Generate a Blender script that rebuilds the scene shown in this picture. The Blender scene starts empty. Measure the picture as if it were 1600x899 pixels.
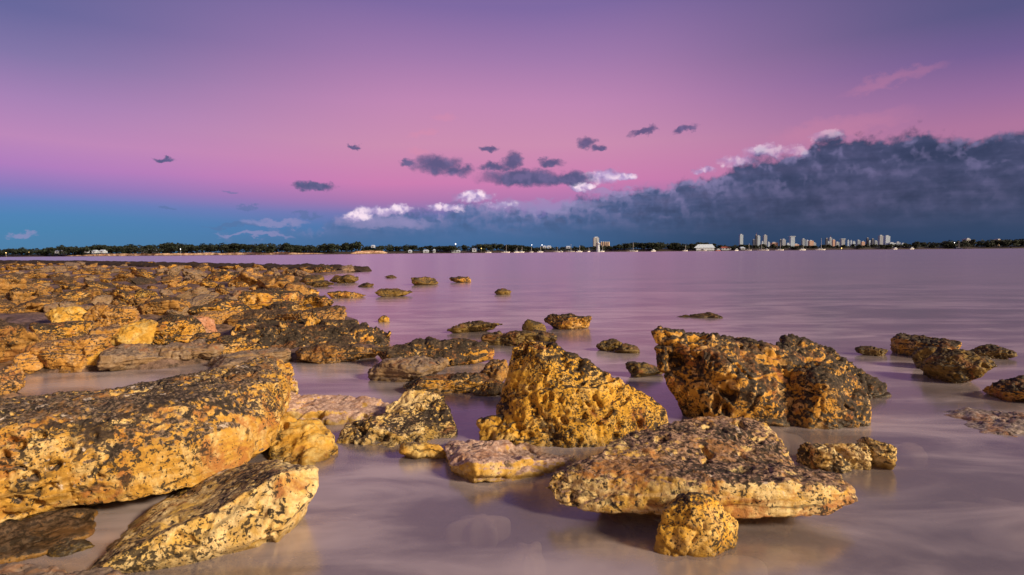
import bpy, bmesh, math, random
import numpy as np
from mathutils import Vector, Matrix

R = math.radians
random.seed(7)
rng = np.random.default_rng(11)
scene = bpy.context.scene
COL = scene.collection

# ------------------------------------------------------------------ camera
CAM_H = 1.6
F = 1600 * 20.0 / 36.0
PITCH, ROLL = R(3.64), R(0.487)
cam_data = bpy.data.cameras.new("camera")
cam_data.lens, cam_data.sensor_width = 20.0, 36.0
cam_data.clip_start, cam_data.clip_end = 0.05, 60000
cam = bpy.data.objects.new("camera", cam_data)
COL.objects.link(cam)
cam_rot = (Matrix.Rotation(R(90) - PITCH, 3, 'X') @ Matrix.Rotation(-ROLL, 3, 'Z'))
cam.matrix_world = Matrix.Translation((0, 0, CAM_H)) @ cam_rot.to_4x4()
scene.camera = cam


def ray(px, py):
    return cam_rot @ Vector(((px - 800) / F, -(py - 449.5) / F, -1.0))


def P(px, py, d):
    r = ray(px, py)
    s = d / r.y
    return Vector((r.x * s, d, CAM_H + r.z * s))


def W(px, py, z=0.0):
    r = ray(px, py)
    s = (z - CAM_H) / r.z
    return Vector((r.x * s, r.y * s, z))


def AE(px, py):
    r = ray(px, py).normalized()
    return math.degrees(math.atan2(r.x, r.y)), math.degrees(math.asin(r.z))


def lin(r, g, b):
    f = lambda c: (c / 255 / 12.92) if c / 255 <= 0.04045 else ((c / 255 + 0.055) / 1.055) ** 2.4
    return (f(r), f(g), f(b), 1.0)


# ------------------------------------------------------------------ light
SUN_AZ, SUN_EL = R(117), R(26)          # compass angle from +Y towards +X : behind the camera, to the right
sun_data = bpy.data.lights.new("sun", 'SUN')
sun_data.energy, sun_data.angle, sun_data.color = 5.0, R(10), (1.0, 0.79, 0.52)
sun = bpy.data.objects.new("sun", sun_data)
COL.objects.link(sun)
to_sun = Vector((math.sin(SUN_AZ) * math.cos(SUN_EL), math.cos(SUN_AZ) * math.cos(SUN_EL), math.sin(SUN_EL)))
sun.rotation_euler = to_sun.to_track_quat('Z', 'Y').to_euler()

scene.view_settings.view_transform = 'Standard'
scene.view_settings.look = 'None'
scene.view_settings.exposure = 0.14
scene.view_settings.gamma = 1.0
scene.cycles.max_bounces = 6
scene.cycles.volume_bounces = 2
scene.cycles.transparent_max_bounces = 12
scene.cycles.use_denoising = True
scene.cycles.sample_clamp_indirect = 4.0


# ------------------------------------------------------------------ node helper
class NT:
    def __init__(s, tree):
        s.t = tree

    def n(s, kind, **kw):
        nd = s.t.nodes.new(kind)
        for k, v in kw.items():
            setattr(nd, k, v)
        return nd

    def put(s, sock, v):
        if isinstance(v, bpy.types.NodeSocket):
            s.t.links.new(v, sock)
        elif v is not None:
            sock.default_value = v

    def m(s, op, a, b=None, c=None, clamp=False):
        nd = s.n('ShaderNodeMath', operation=op, use_clamp=clamp)
        s.put(nd.inputs[0], a)
        if b is not None: s.put(nd.inputs[1], b)
        if c is not None: s.put(nd.inputs[2], c)
        return nd.outputs[0]

    def v(s, op, a, b=None, out=0):
        nd = s.n('ShaderNodeVectorMath', operation=op)
        s.put(nd.inputs[0], a)
        if b is not None: s.put(nd.inputs[1], b)
        return nd.outputs[out]

    def rng(s, v, a, b, c=0.0, d=1.0, smooth=True):
        nd = s.n('ShaderNodeMapRange', interpolation_type='SMOOTHSTEP' if smooth else 'LINEAR')
        s.put(nd.inputs[0], v)
        for i, x in enumerate((a, b, c, d)): s.put(nd.inputs[i + 1], x)
        return nd.outputs[0]

    def mix(s, f, a, b, blend='MIX'):
        nd = s.n('ShaderNodeMix', data_type='RGBA', blend_type=blend)
        s.put(nd.inputs[0], f); s.put(nd.inputs[6], a); s.put(nd.inputs[7], b)
        return nd.outputs[2]

    def ramp(s, f, stops, interp='LINEAR'):
        nd = s.n('ShaderNodeValToRGB')
        cr = nd.color_ramp
        cr.interpolation = interp
        stops = sorted(stops, key=lambda q: q[0])
        full = lambda c: c if len(c) == 4 else (*c, 1)
        cr.elements.remove(cr.elements[1])
        cr.elements[0].position = stops[0][0]; cr.elements[0].color = full(stops[0][1])
        for p, c in stops[1:]:
            cr.elements.new(p).color = full(c)
        s.put(nd.inputs[0], f)
        return nd.outputs[0]

    def noise(s, vec, scale, detail=4, rough=0.55, dist=0.0, dims='3D', w=None, color=False):
        nd = s.n('ShaderNodeTexNoise', noise_dimensions=dims)
        s.put(nd.inputs['Vector'], vec)
        nd.inputs['Scale'].default_value = scale
        nd.inputs['Detail'].default_value = detail
        nd.inputs['Roughness'].default_value = rough
        nd.inputs['Distortion'].default_value = dist
        return nd.outputs['Color' if color else 'Fac']

    def vor(s, vec, scale, feature='F1', out='Distance', rand=1.0):
        nd = s.n('ShaderNodeTexVoronoi', feature=feature)
        s.put(nd.inputs['Vector'], vec)
        nd.inputs['Scale'].default_value = scale
        nd.inputs['Randomness'].default_value = rand
        return nd.outputs[out]


# ------------------------------------------------------------------ sky
world = bpy.data.worlds.new("World")
scene.world = world
world.use_nodes = True
wt = world.node_tree
wt.nodes.clear()
k = NT(wt)
tc = k.n('ShaderNodeTexCoord').outputs['Generated']
sep = k.n('ShaderNodeSeparateXYZ'); k.put(sep.inputs[0], tc)
az = k.m('MULTIPLY', k.m('ARCTAN2', sep.outputs[0], sep.outputs[1]), 57.29578)
el = k.m('MULTIPLY', k.m('ARCSINE', sep.outputs[2]), 57.29578)
# slow ripple of the colour bands
elw = k.m('ADD', el, k.m('MULTIPLY', k.m('SUBTRACT', k.noise(tc, 1.6, 2), 0.5), 3.0))


def sky_ramp(stops, px):
    out = []
    for y, c in stops:
        e = AE(px, y)[1] if isinstance(y, (int, float)) else float(y)
        out.append((max(0.0, min(1.0, e / 60.0)), lin(*c)))
    return k.ramp(k.m('DIVIDE', elw, 60.0, clamp=True), out)


cL = sky_ramp([(398, (70, 122, 164)), (365, (64, 124, 170)), (340, (68, 124, 176)), (318, (90, 120, 182)), (296, (130, 114, 182)),
               (262, (170, 118, 184)), (215, (184, 130, 180)), (150, (162, 124, 176)), (75, (126, 112, 162)), (0, (98, 98, 150)),
               (('35'), (96, 92, 136)), (('60'), (40, 42, 76))], 0)
cC = sky_ramp([(392, (64, 104, 152)), (355, (74, 110, 168)), (335, (112, 112, 172)), (312, (168, 112, 168)), (285, (200, 120, 172)),
               (225, (200, 137, 172)), (160, (188, 131, 175)), (85, (158, 118, 168)), (0, (124, 102, 158)),
               (('35'), (122, 102, 146)), (('60'), (42, 42, 76))], 800)
cR = sky_ramp([(386, (60, 80, 130)), (300, (130, 90, 140)), (240, (172, 112, 150)), (190, (170, 112, 152)), (140, (148, 104, 152)),
               (70, (112, 90, 142)), (0, (86, 82, 128)), (('35'), (88, 80, 120)), (('60'), (34, 36, 66))], 1600)
cB = k.ramp(k.m('DIVIDE', el, 60.0, clamp=True), [(0, (0.9, 0.42, 0.18)), (0.12, (0.7, 0.36, 0.2)), (0.35, (0.34, 0.22, 0.2)), (1, (0.08, 0.075, 0.12))])
wL = k.rng(az, -8.0, -44.0)
wR = k.rng(az, 4.0, 42.0)
base = k.mix(wR, k.mix(wL, cC, cL), cR)
absaz = k.m('ABSOLUTE', az)
base = k.mix(k.rng(absaz, 80.0, 150.0), base, cB)

vec_ae = k.n('ShaderNodeCombineXYZ'); k.put(vec_ae.inputs[0], az); k.put(vec_ae.inputs[1], el)
vec_ae = vec_ae.outputs[0]


def warp(amount, scale, stretch=(1, 1.6, 1), detail=5, rough=0.6):
    sv = k.v('MULTIPLY', vec_ae, stretch)
    nz = k.noise(sv, scale, detail, rough, color=True)
    off = k.v('MULTIPLY', k.v('SUBTRACT', nz, (0.5, 0.5, 0.5)), (amount * 1.5, amount, 0))
    return k.v('ADD', vec_ae, off)


def ellipses(vec, items):
    """max over ellipses of 1 - r^2"""
    res = None
    for (px, py, rx, ry, *rest) in items:
        a0, e0 = AE(px, py)
        a1, _ = AE(px + rx, py); _, e1 = AE(px, py - ry)
        q = k.v('MULTIPLY', k.v('SUBTRACT', vec, (a0, e0, 0)), (1 / abs(a1 - a0), 1 / abs(e1 - e0), 0))
        if rest:   # tilt in degrees
            rot = k.n('ShaderNodeVectorRotate', rotation_type='Z_AXIS')
            d = k.v('SUBTRACT', vec, (a0, e0, 0))
            k.put(rot.inputs['Vector'], d); rot.inputs['Angle'].default_value = R(-rest[0])
            q = k.v('MULTIPLY', rot.outputs[0], (1 / abs(a1 - a0), 1 / abs(e1 - e0), 0))
        d = k.m('SUBTRACT', 1.0, k.v('DOT_PRODUCT', q, q, out=1))
        res = d if res is None else k.m('MAXIMUM', res, d)
    return res


w_soft = warp(2.4, 0.55)
w_fine = warp(1.5, 0.85, (1, 1.3, 1), 9, 0.62)
w_streak = k.v('MULTIPLY', vec_ae, (0.22, 1.6, 1))
streak = k.noise(w_streak, 0.55, 5, 0.55)
streak2 = k.noise(k.v('MULTIPLY', vec_ae, (0.35, 1.0, 1)), 0.32, 4, 0.5, 0.6)
billow = k.noise(vec_ae, 0.7, 5, 0.52, 0.3)
def puffs(vec, detail=True):
    pw = k.v('ADD', vec, k.v('MULTIPLY', k.v('SUBTRACT', k.noise(vec, 1.0, 3, 0.5, color=True), (0.5, 0.5, 0.5)), (1.4, 1.1, 0)))
    a = k.m('MULTIPLY', k.vor(pw, 0.34, 'SMOOTH_F1'), 0.55)
    b = k.m('MULTIPLY', k.vor(pw, 0.85, 'SMOOTH_F1'), 0.42)
    t = k.m('ADD', a, b)
    if detail: t = k.m('ADD', t, k.m('MULTIPLY', k.vor(pw, 2.2, 'SMOOTH_F1'), 0.2))
    return k.m('SUBTRACT', 1.0, t)


pf = puffs(vec_ae)
relief = k.m('SUBTRACT', pf, puffs(k.v('ADD', vec_ae, (0.30, 0.55, 0))))
billow2 = k.m('ADD', k.m('MULTIPLY', k.m('SUBTRACT', pf, 0.06), 0.9), k.m('MULTIPLY', k.m('SUBTRACT', k.noise(vec_ae, 2.6, 5, 0.55), 0.5), 0.22))

# pink wisps
wisp = ellipses(w_soft, [(697, 184, 30, 9), (664, 209, 30, 8), (655, 238, 30, 8), (1395, 124, 110, 14, 10), (1310, 200, 150, 22, 5)])
sky = k.mix(k.m('MULTIPLY', k.rng(wisp, 0.0, 1.2), 0.22), base, lin(226, 136, 160))

# the bank of cloud
curve = [(-60, 18.0), (380, 362), (455, 350), (520, 338), (560, 324), (620, 322), (680, 325), (730, 308), (800, 316), (860, 318), (920, 296),
         (980, 288), (1030, 290), (1070, 274), (1125, 264), (1150, 244), (1200, 236), (1255, 236), (1275, 212), (1340, 204),
         (1400, 208), (1440, 192), (1475, 204), (1530, 206), (1600, 196), (1750, 185), (1950, 230)]
fc = k.n('ShaderNodeFloatCurve')
cm = fc.mapping.curves[0]
pts = []
for px, py in curve[1:]:
    a, e = AE(px, py)
    pts.append(((a + 60) / 120, e / 25))
pts = [(0.0, 0.0), (pts[0][0] - 0.06, 0.0)] + pts + [(1.0, 0.25)]
while len(cm.points) < len(pts): cm.points.new(0.5, 0.5)
for p, (x, y) in zip(cm.points, pts):
    p.location = (x, y); p.handle_type = 'AUTO_CLAMPED'
fc.mapping.update()
k.put(fc.inputs['Value'], k.m('DIVIDE', k.m('ADD', az, 60.0), 120.0, clamp=True))
edge = k.m('MULTIPLY', fc.outputs[0], 25.0)
depth = k.m('SUBTRACT', edge, el)
bl = k.m('ADD', k.m('MULTIPLY', k.m('SUBTRACT', billow, 0.5), 2.6), k.m('MULTIPLY', k.m('SUBTRACT', billow2, 0.5), 2.6))
depthn = k.m('ADD', depth, bl)
bank_mask = k.rng(depthn, -0.2, 0.8)
front_fade = k.rng(az, AE(440, 350)[0], AE(580, 350)[0])
bank_mask = k.m('MULTIPLY', bank_mask, k.m('ADD', 0.25, k.m('MULTIPLY', front_fade, 0.75)))
bank_mask = k.m('MULTIPLY', bank_mask, k.rng(absaz, 75.0, 60.0))
mottled = k.m('ADD', k.m('ADD', k.m('MULTIPLY', streak, 0.4), k.m('MULTIPLY', streak2, 0.4)), k.m('MULTIPLY', billow, 0.2))
body = k.ramp(mottled, [(0.32, lin(42, 50, 82)), (0.45, lin(56, 62, 96)), (0.55, lin(72, 74, 110)), (0.68, lin(92, 86, 124))])
body_left = k.ramp(mottled, [(0.32, lin(62, 92, 140)), (0.5, lin(88, 106, 156)), (0.68, lin(136, 130, 178))])
body = k.mix(k.rng(az, AE(1330, 300)[0], AE(700, 300)[0]), body, body_left)
low_col = k.mix(k.rng(az, 25.0, -5.0), lin(36, 62, 98), lin(58, 100, 148))
body = k.mix(k.rng(el, 4.6, 0.4), body, low_col)
shade = k.m('MULTIPLY', k.rng(relief, -0.16, 0.2, -1.0, 1.0, smooth=False), k.rng(el, 1.0, 4.0))
upper = k.rng(depthn, 5.0, 0.5)
body = k.mix(k.m('MULTIPLY', k.m('MAXIMUM', shade, 0.0), k.m('ADD', 0.08, k.m('MULTIPLY', upper, 0.42))), body, lin(142, 130, 176))
body = k.mix(k.m('MULTIPLY', k.m('MAXIMUM', k.m('MULTIPLY', shade, -1.0), 0.0), 0.32), body, lin(34, 42, 74))
# lit rims of the billows towards the upper edge
rim = k.m('MULTIPLY', k.rng(depthn, 1.5, 0.1), k.rng(relief, -0.05, 0.12))
rim = k.m('MULTIPLY', rim, k.rng(az, AE(1420, 200)[0], AE(1180, 200)[0]))
body = k.mix(k.m('MULTIPLY', rim, 0.55), body, lin(160, 140, 186))
sky = k.mix(bank_mask, sky, body)

# bright cumulus heads
brt = ellipses(w_fine, [(590, 330, 46, 11), (625, 326, 28, 12), (742, 308, 42, 12), (780, 320, 40, 8), (700, 325, 40, 8), (560, 338, 30, 10), (945, 276, 46, 15), (975, 276, 26, 9), (910, 292, 26, 9),
                        (1200, 236, 52, 13), (1150, 252, 36, 13), (1245, 236, 24, 10), (1098, 266, 26, 8), (1290, 212, 34, 8)])
bm = k.rng(k.m('ADD', brt, k.m('MULTIPLY', k.m('SUBTRACT', billow2, 0.5), 1.3)), 0.0, 0.8)
bcol = k.ramp(k.m('ADD', k.m('ADD', 0.36, k.m('MULTIPLY', brt, 0.25)), k.m('MULTIPLY', relief, 1.6)), [(0.2, lin(118, 114, 164)), (0.48, lin(182, 160, 204)), (0.75, lin(250, 226, 240))])
bw = k.m('ADD', 0.3, k.m('MULTIPLY', k.rng(az, AE(1330, 200)[0], AE(980, 280)[0]), 0.7))
sky = k.mix(k.m('MULTIPLY', bm, k.m('MULTIPLY', bw, 0.92)), sky, bcol)
soft = ellipses(w_soft, [(600, 348, 90, 12), (850, 322, 120, 14), (960, 300, 60, 8), (430, 348, 55, 8), (400, 368, 70, 5), (35, 365, 26, 6)])
sky = k.mix(k.m('MULTIPLY', k.rng(soft, 0.0, 0.9), 0.55), sky, lin(150, 140, 186))

# loose dark clouds
drk = ellipses(w_fine, [(683, 258, 46, 20), (712, 266, 34, 12), (636, 254, 16, 9), (800, 252, 20, 18), (822, 278, 92, 16), (880, 280, 60, 13), (775, 262, 34, 9), (862, 255, 26, 10),
                        (915, 222, 18, 12), (935, 232, 16, 8), (1003, 207, 26, 7, 16), (1071, 203, 22, 7, 14), (492, 291, 36, 9),
                        (765, 231, 16, 6), (551, 228, 14, 5), (258, 249, 22, 5)])
dm = k.rng(k.m('ADD', drk, k.m('MULTIPLY', k.m('SUBTRACT', billow2, 0.5), 1.1)), -0.2, 0.75)
dcol = k.mix(k.rng(el, 13.0, 6.0), lin(96, 80, 124), lin(66, 78, 120))
dcol = k.mix(k.m('MULTIPLY', k.rng(relief, -0.05, 0.2), 0.35), dcol, lin(128, 112, 160))
sky = k.mix(k.m('MULTIPLY', dm, 0.94), sky, dcol)
thin = ellipses(w_soft, [(265, 322, 24, 4), (388, 324, 22, 4), (360, 299, 16, 4), (480, 336, 36, 5), (365, 352, 60, 6)])
sky = k.mix(k.m('MULTIPLY', k.rng(thin, 0.1, 0.9), 0.5), sky, lin(78, 104, 152))

nish = k.n('ShaderNodeTexSky', sky_type='NISHITA')
nish.sun_disc = False
nish.sun_elevation, nish.sun_rotation = SUN_EL, SUN_AZ
bg1 = k.n('ShaderNodeBackground'); k.put(bg1.inputs[0], sky); bg1.inputs[1].default_value = 1.0
bg2 = k.n('ShaderNodeBackground'); k.put(bg2.inputs[0], nish.outputs[0]); bg2.inputs[1].default_value = 0.05
ms = k.n('ShaderNodeMixShader'); ms.inputs[0].default_value = 0.06
k.put(ms.inputs[1], bg1.outputs[0]); k.put(ms.inputs[2], bg2.outputs[0])
wo = k.n('ShaderNodeOutputWorld'); k.put(wo.inputs[0], ms.outputs[0])
world.cycles.sampling_method = 'MANUAL'
world.cycles.sample_map_resolution = 512


# ------------------------------------------------------------------ numpy noise
def _hash(ix, iy, iz, s):
    h = (ix * 374761393 + iy * 668265263 + iz * 2147483647 + s * 1274126177) & 0xFFFFFFFF
    h = ((h ^ (h >> 13)) * 1274126177) & 0xFFFFFFFF
    h = ((h ^ (h >> 15)) * 2246822519) & 0xFFFFFFFF
    return h ^ (h >> 16)


def perlin(p, s=0):
    i = np.floor(p).astype(np.int64)
    f = p - i
    u = f * f * f * (f * (f * 6 - 15) + 10)
    out = np.zeros(len(p))
    for dx in (0, 1):
        for dy in (0, 1):
            for dz in (0, 1):
                h = _hash(i[:, 0] + dx, i[:, 1] + dy, i[:, 2] + dz, s)
                gx = ((h & 1023) / 511.5) - 1; gy = (((h >> 10) & 1023) / 511.5) - 1; gz = (((h >> 20) & 1023) / 511.5) - 1
                d = gx * (f[:, 0] - dx) + gy * (f[:, 1] - dy) + gz * (f[:, 2] - dz)
                w = (u[:, 0] if dx else 1 - u[:, 0]) * (u[:, 1] if dy else 1 - u[:, 1]) * (u[:, 2] if dz else 1 - u[:, 2])
                out += d * w
    return out * 1.2


def fbm(p, oct=4, s=0, gain=0.5):
    a, t = 1.0, np.zeros(len(p))
    for o in range(oct):
        t += a * perlin(p * (2.03 ** o) + 7.3 * o, s + o)
        a *= gain
    return t


def worley(p, s=0):
    i = np.floor(p).astype(np.int64)
    best = np.full(len(p), 9.0)
    for dx in (-1, 0, 1):
        for dy in (-1, 0, 1):
            for dz in (-1, 0, 1):
                c = i + np.array([dx, dy, dz])
                h = _hash(c[:, 0], c[:, 1], c[:, 2], s)
                q = c + np.stack([(h & 1023) / 1023, ((h >> 10) & 1023) / 1023, ((h >> 20) & 1023) / 1023], 1)
                best = np.minimum(best, ((q - p) ** 2).sum(1))
    return np.sqrt(best)


def worley2(p, s=0):
    i = np.floor(p).astype(np.int64)
    b1 = np.full(len(p), 9.0); b2 = np.full(len(p), 9.0); rid = np.zeros(len(p))
    for dx in (-1, 0, 1):
        for dy in (-1, 0, 1):
            for dz in (-1, 0, 1):
                c = i + np.array([dx, dy, dz])
                h = _hash(c[:, 0], c[:, 1], c[:, 2], s)
                q = c + np.stack([(h & 1023) / 1023, ((h >> 10) & 1023) / 1023, ((h >> 20) & 1023) / 1023], 1)
                d = ((q - p) ** 2).sum(1)
                nb = d < b1
                b2 = np.where(nb, b1, np.minimum(b2, d)); rid = np.where(nb, (h % 997) / 997.0, rid); b1 = np.where(nb, d, b1)
    return np.sqrt(b1), np.sqrt(b2), rid


def smoothstep(x, a, b):
    t = np.clip((x - a) / (b - a), 0, 1)
    return t * t * (3 - 2 * t)


# ------------------------------------------------------------------ object helpers
def tag(o, label=None, cat=None, group=None, kind=None):
    if label: o['label'] = label
    if cat: o['category'] = cat
    if group: o['group'] = group
    if kind: o['kind'] = kind
    return o


def link(name, me, mat=None, parent=None, loc=(0, 0, 0)):
    o = bpy.data.objects.new(name, me)
    COL.objects.link(o)
    o.location = loc
    if mat and me is not None and len(me.materials) == 0: me.materials.append(mat)
    if parent: o.parent = parent
    return o


def bm_obj(name, bm, mat, parent=None, loc=(0, 0, 0), smooth=False):
    me = bpy.data.meshes.new(name)
    bm.to_mesh(me); bm.free()
    if smooth: me.shade_smooth()
    return link(name, me, mat, parent, loc)


def box(bm, x0, x1, y0, y1, z0, z1, taper=0.0):
    t = taper
    vs = [bm.verts.new(c) for c in ((x0, y0, z0), (x1, y0, z0), (x1, y1, z0), (x0, y1, z0),
                                    (x0 + t, y0 + t, z1), (x1 - t, y0 + t, z1), (x1 - t, y1 - t, z1), (x0 + t, y1 - t, z1))]
    for f in ((3, 2, 1, 0), (4, 5, 6, 7), (0, 1, 5, 4), (1, 2, 6, 5), (2, 3, 7, 6), (3, 0, 4, 7)):
        bm.faces.new([vs[i] for i in f])


def cyl(bm, x, y, z0, z1, r0, r1=None, seg=10):
    r1 = r0 if r1 is None else r1
    a = [bm.verts.new((x + r0 * math.cos(2 * math.pi * i / seg), y + r0 * math.sin(2 * math.pi * i / seg), z0)) for i in range(seg)]
    b = [bm.verts.new((x + r1 * math.cos(2 * math.pi * i / seg), y + r1 * math.sin(2 * math.pi * i / seg), z1)) for i in range(seg)]
    for i in range(seg):
        j = (i + 1) % seg
        bm.faces.new((a[i], a[j], b[j], b[i]))
    bm.faces.new(b); bm.faces.new(a[::-1])


# ------------------------------------------------------------------ materials
def mat_new(name):
    m = bpy.data.materials.new(name)
    m.use_nodes = True
    m.node_tree.nodes.clear()
    return m, NT(m.node_tree)


def plain(name, col, rough=0.7, vary=0.15, scale=1.0, metal=0.0):
    m, q = mat_new(name)
    p = q.n('ShaderNodeBsdfPrincipled')
    nz = q.noise(q.n('ShaderNodeTexCoord').outputs['Object'], scale, 4)
    c = (*col, 1) if len(col) == 3 else col
    d = tuple(x * (1 - vary * 2) for x in c[:3]) + (1,)
    q.put(p.inputs['Base Color'], q.mix(q.rng(nz, 0.35, 0.65), d, c))
    p.inputs['Roughness'].default_value = rough
    p.inputs['Metallic'].default_value = metal
    o = q.n('ShaderNodeOutputMaterial'); q.put(o.inputs[0], p.outputs[0])
    return m


def rock_mat(name, ochre=(0.52, 0.30, 0.055), pale=(0.62, 0.46, 0.20), rust=(0.30, 0.10, 0.03), dark=(0.030, 0.022, 0.016),
             crust_a=(0.075, 0.052, 0.036), crust_b=(0.26, 0.17, 0.11), spots=0.5, crust=0.5, rusty=0.35, paleness=0.4, scale=1.0, stain=0.5, white=0.0, bump=1.0, bed=0.0, damp=0.7):
    """pitted coastal laterite: ochre body, pale and rusty patches, black lichen spots, a weathered crust on upper faces"""
    m, q = mat_new(name)
    tcn = q.n('ShaderNodeTexCoord').outputs['Object']
    oi = q.n('ShaderNodeObjectInfo').outputs['Random']
    off = q.n('ShaderNodeCombineXYZ')
    for i in range(3): q.put(off.inputs[i], q.m('MULTIPLY', oi, (37.0, 53.0, 71.0)[i]))
    vec = q.v('MULTIPLY', q.v('ADD', tcn, off.outputs[0]), (scale, scale, scale))
    n_big = q.noise(vec, 2.2, 6, 0.6)
    n_mid = q.noise(vec, 7.0, 7, 0.62, 0.5)
    n_fine = q.noise(vec, 34.0, 6, 0.65)
    n_spot = q.noise(vec, 26.0, 5, 0.62, 0.3)
    n_spot2 = q.noise(vec, 62.0, 4, 0.6)
    n_rust = q.noise(q.v('ADD', vec, (5.2, 1.1, 9.7)), 3.6, 7, 0.65, 0.8)
    n_mask = q.noise(q.v('ADD', vec, (15.2, 11.1, 3.7)), 2.0, 4, 0.55)
    col = q.mix(q.rng(n_mid, 0.56 - 0.22 * paleness, 0.72 - 0.16 * paleness), (*ochre, 1), (*pale, 1))
    deep = tuple(c * 0.62 for c in ochre)
    if bed > 0:
        nb = q.noise(q.v('ADD', q.v('MULTIPLY', vec, (1.2, 1.2, 22.0)), q.v('MULTIPLY', q.noise(vec, 3.0, 3, 0.5, color=True), (0, 0, 2.0))), 1.6, 4, 0.6)
        col = q.mix(q.m('MULTIPLY', q.rng(nb, 0.56, 0.62), bed), col, (dark[0] * 2, dark[1] * 1.8, dark[2] * 1.5, 1))
        col = q.mix(q.m('MULTIPLY', q.rng(nb, 0.46, 0.38), bed * 0.7), col, (0.82, 0.66, 0.36, 1))
    col = q.mix(q.m('MULTIPLY', q.rng(n_fine, 0.44, 0.60), 0.45), col, (deep[0], deep[1] * 0.85, deep[2] * 0.8, 1))
    col = q.mix(q.m('MULTIPLY', q.rng(n_rust, 0.62 - 0.16 * rusty, 0.74 - 0.16 * rusty), 0.85), col, (*rust, 1))
    # weathered crust where faces look up
    nz = q.n('ShaderNodeSeparateXYZ'); q.put(nz.inputs[0], q.n('ShaderNodeNewGeometry').outputs['Normal'])
    up = q.m('ADD', nz.outputs[2], q.m('MULTIPLY', q.m('SUBTRACT', n_mask, 0.5), 1.5))
    up = q.m('ADD', up, q.m('MULTIPLY', q.m('SUBTRACT', n_spot, 0.5), 1.6))
    ccol = q.mix(q.rng(n_fine, 0.42, 0.6), (*crust_a, 1), (*crust_b, 1))
    ccol = q.mix(q.m('MULTIPLY', q.rng(n_rust, 0.5, 0.64), 0.55), ccol, (rust[0], rust[1] * 1.2, rust[2] * 1.2, 1))
    col = q.mix(q.rng(up, 1.15 - 0.9 * crust, 1.4 - 0.9 * crust), col, ccol)
    # black spots, in colonies
    t = q.m('ADD', n_spot, q.m('MULTIPLY', q.m('SUBTRACT', n_mask, 0.5), 0.8))
    lo = 0.70 - 0.16 * spots
    sp = q.rng(t, lo, lo + 0.05)
    t2 = q.m('ADD', n_spot2, q.m('MULTIPLY', q.m('SUBTRACT', n_big, 0.5), 0.7))
    sp2 = q.rng(t2, lo + 0.02, lo + 0.06)
    col = q.mix(q.m('MULTIPLY', q.m('MAXIMUM', sp, sp2), 0.93), col, (*dark, 1))
    bl = q.m('ADD', q.noise(q.v('ADD', vec, (1.2, 8.1, 2.7)), 5.0, 8, 0.68, 0.8), q.m('MULTIPLY', q.m('SUBTRACT', n_big, 0.5), 0.5))
    col = q.mix(q.m('MULTIPLY', q.rng(bl, 0.70 - 0.16 * stain, 0.76 - 0.16 * stain), 0.85), col, (dark[0] * 1.5, dark[1] * 1.3, dark[2] * 1.2, 1))
    # joints and cracks
    cw = q.v('ADD', vec, q.v('MULTIPLY', q.v('SUBTRACT', q.noise(vec, 2.5, 4, 0.6, color=True), (0.5, 0.5, 0.5)), (0.35, 0.35, 0.35)))
    ck = q.vor(q.v('MULTIPLY', cw, (0.8, 0.8, 1.9)), 1.2, 'DISTANCE_TO_EDGE')
    crack = q.m('MULTIPLY', q.rng(ck, 0.022, 0.004), q.rng(n_mask, 0.44, 0.56))
    col = q.mix(q.m('MULTIPLY', crack, 0.7), col, (dark[0], dark[1], dark[2], 1))
    if white > 0:
        wm = q.m('ADD', q.noise(q.v('ADD', vec, (3.2, 2.1, 4.7)), 5.0, 6, 0.7, 1.0), q.m('MULTIPLY', nz.outputs[2], 0.08))
        col = q.mix(q.m('MULTIPLY', q.rng(wm, 0.74 - 0.2 * white, 0.78 - 0.2 * white), 0.8), col, (0.68, 0.58, 0.5, 1))
    # damp belt at the waterline
    wz = q.n('ShaderNodeSeparateXYZ'); q.put(wz.inputs[0], q.n('ShaderNodeNewGeometry').outputs['Position'])
    wet = q.rng(q.m('ADD', wz.outputs[2], q.m('MULTIPLY', n_mid, 0.07)), 0.125, 0.04)
    col = q.mix(q.m('MULTIPLY', wet, damp), col, q.mix(0.72, col, (0.035, 0.024, 0.010, 1)), 'MIX')
    p = q.n('ShaderNodeBsdfPrincipled')
    q.put(p.inputs['Base Color'], col)
    q.put(p.inputs['Roughness'], q.m('SUBTRACT', 0.78, q.m('MULTIPLY', wet, 0.4)))
    p.inputs['Specular IOR Level'].default_value = 0.35
    b1 = q.n('ShaderNodeBump'); b1.inputs['Strength'].default_value = 0.55 * bump; b1.inputs['Distance'].default_value = 0.014
    q.put(b1.inputs['Height'], q.m('SUBTRACT', q.m('SUBTRACT', n_fine, q.m('MULTIPLY', sp, 0.3)), q.m('MULTIPLY', crack, 1.2)))
    b2 = q.n('ShaderNodeBump'); b2.inputs['Strength'].default_value = 0.6 * bump; b2.inputs['Distance'].default_value = 0.006
    q.put(b2.inputs['Height'], q.noise(vec, 110.0, 4, 0.6))
    q.put(b2.inputs['Normal'], b1.outputs[0])
    q.put(p.inputs['Normal'], b2.outputs[0])
    o = q.n('ShaderNodeOutputMaterial'); q.put(o.inputs[0], p.outputs[0])
    return m


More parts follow.
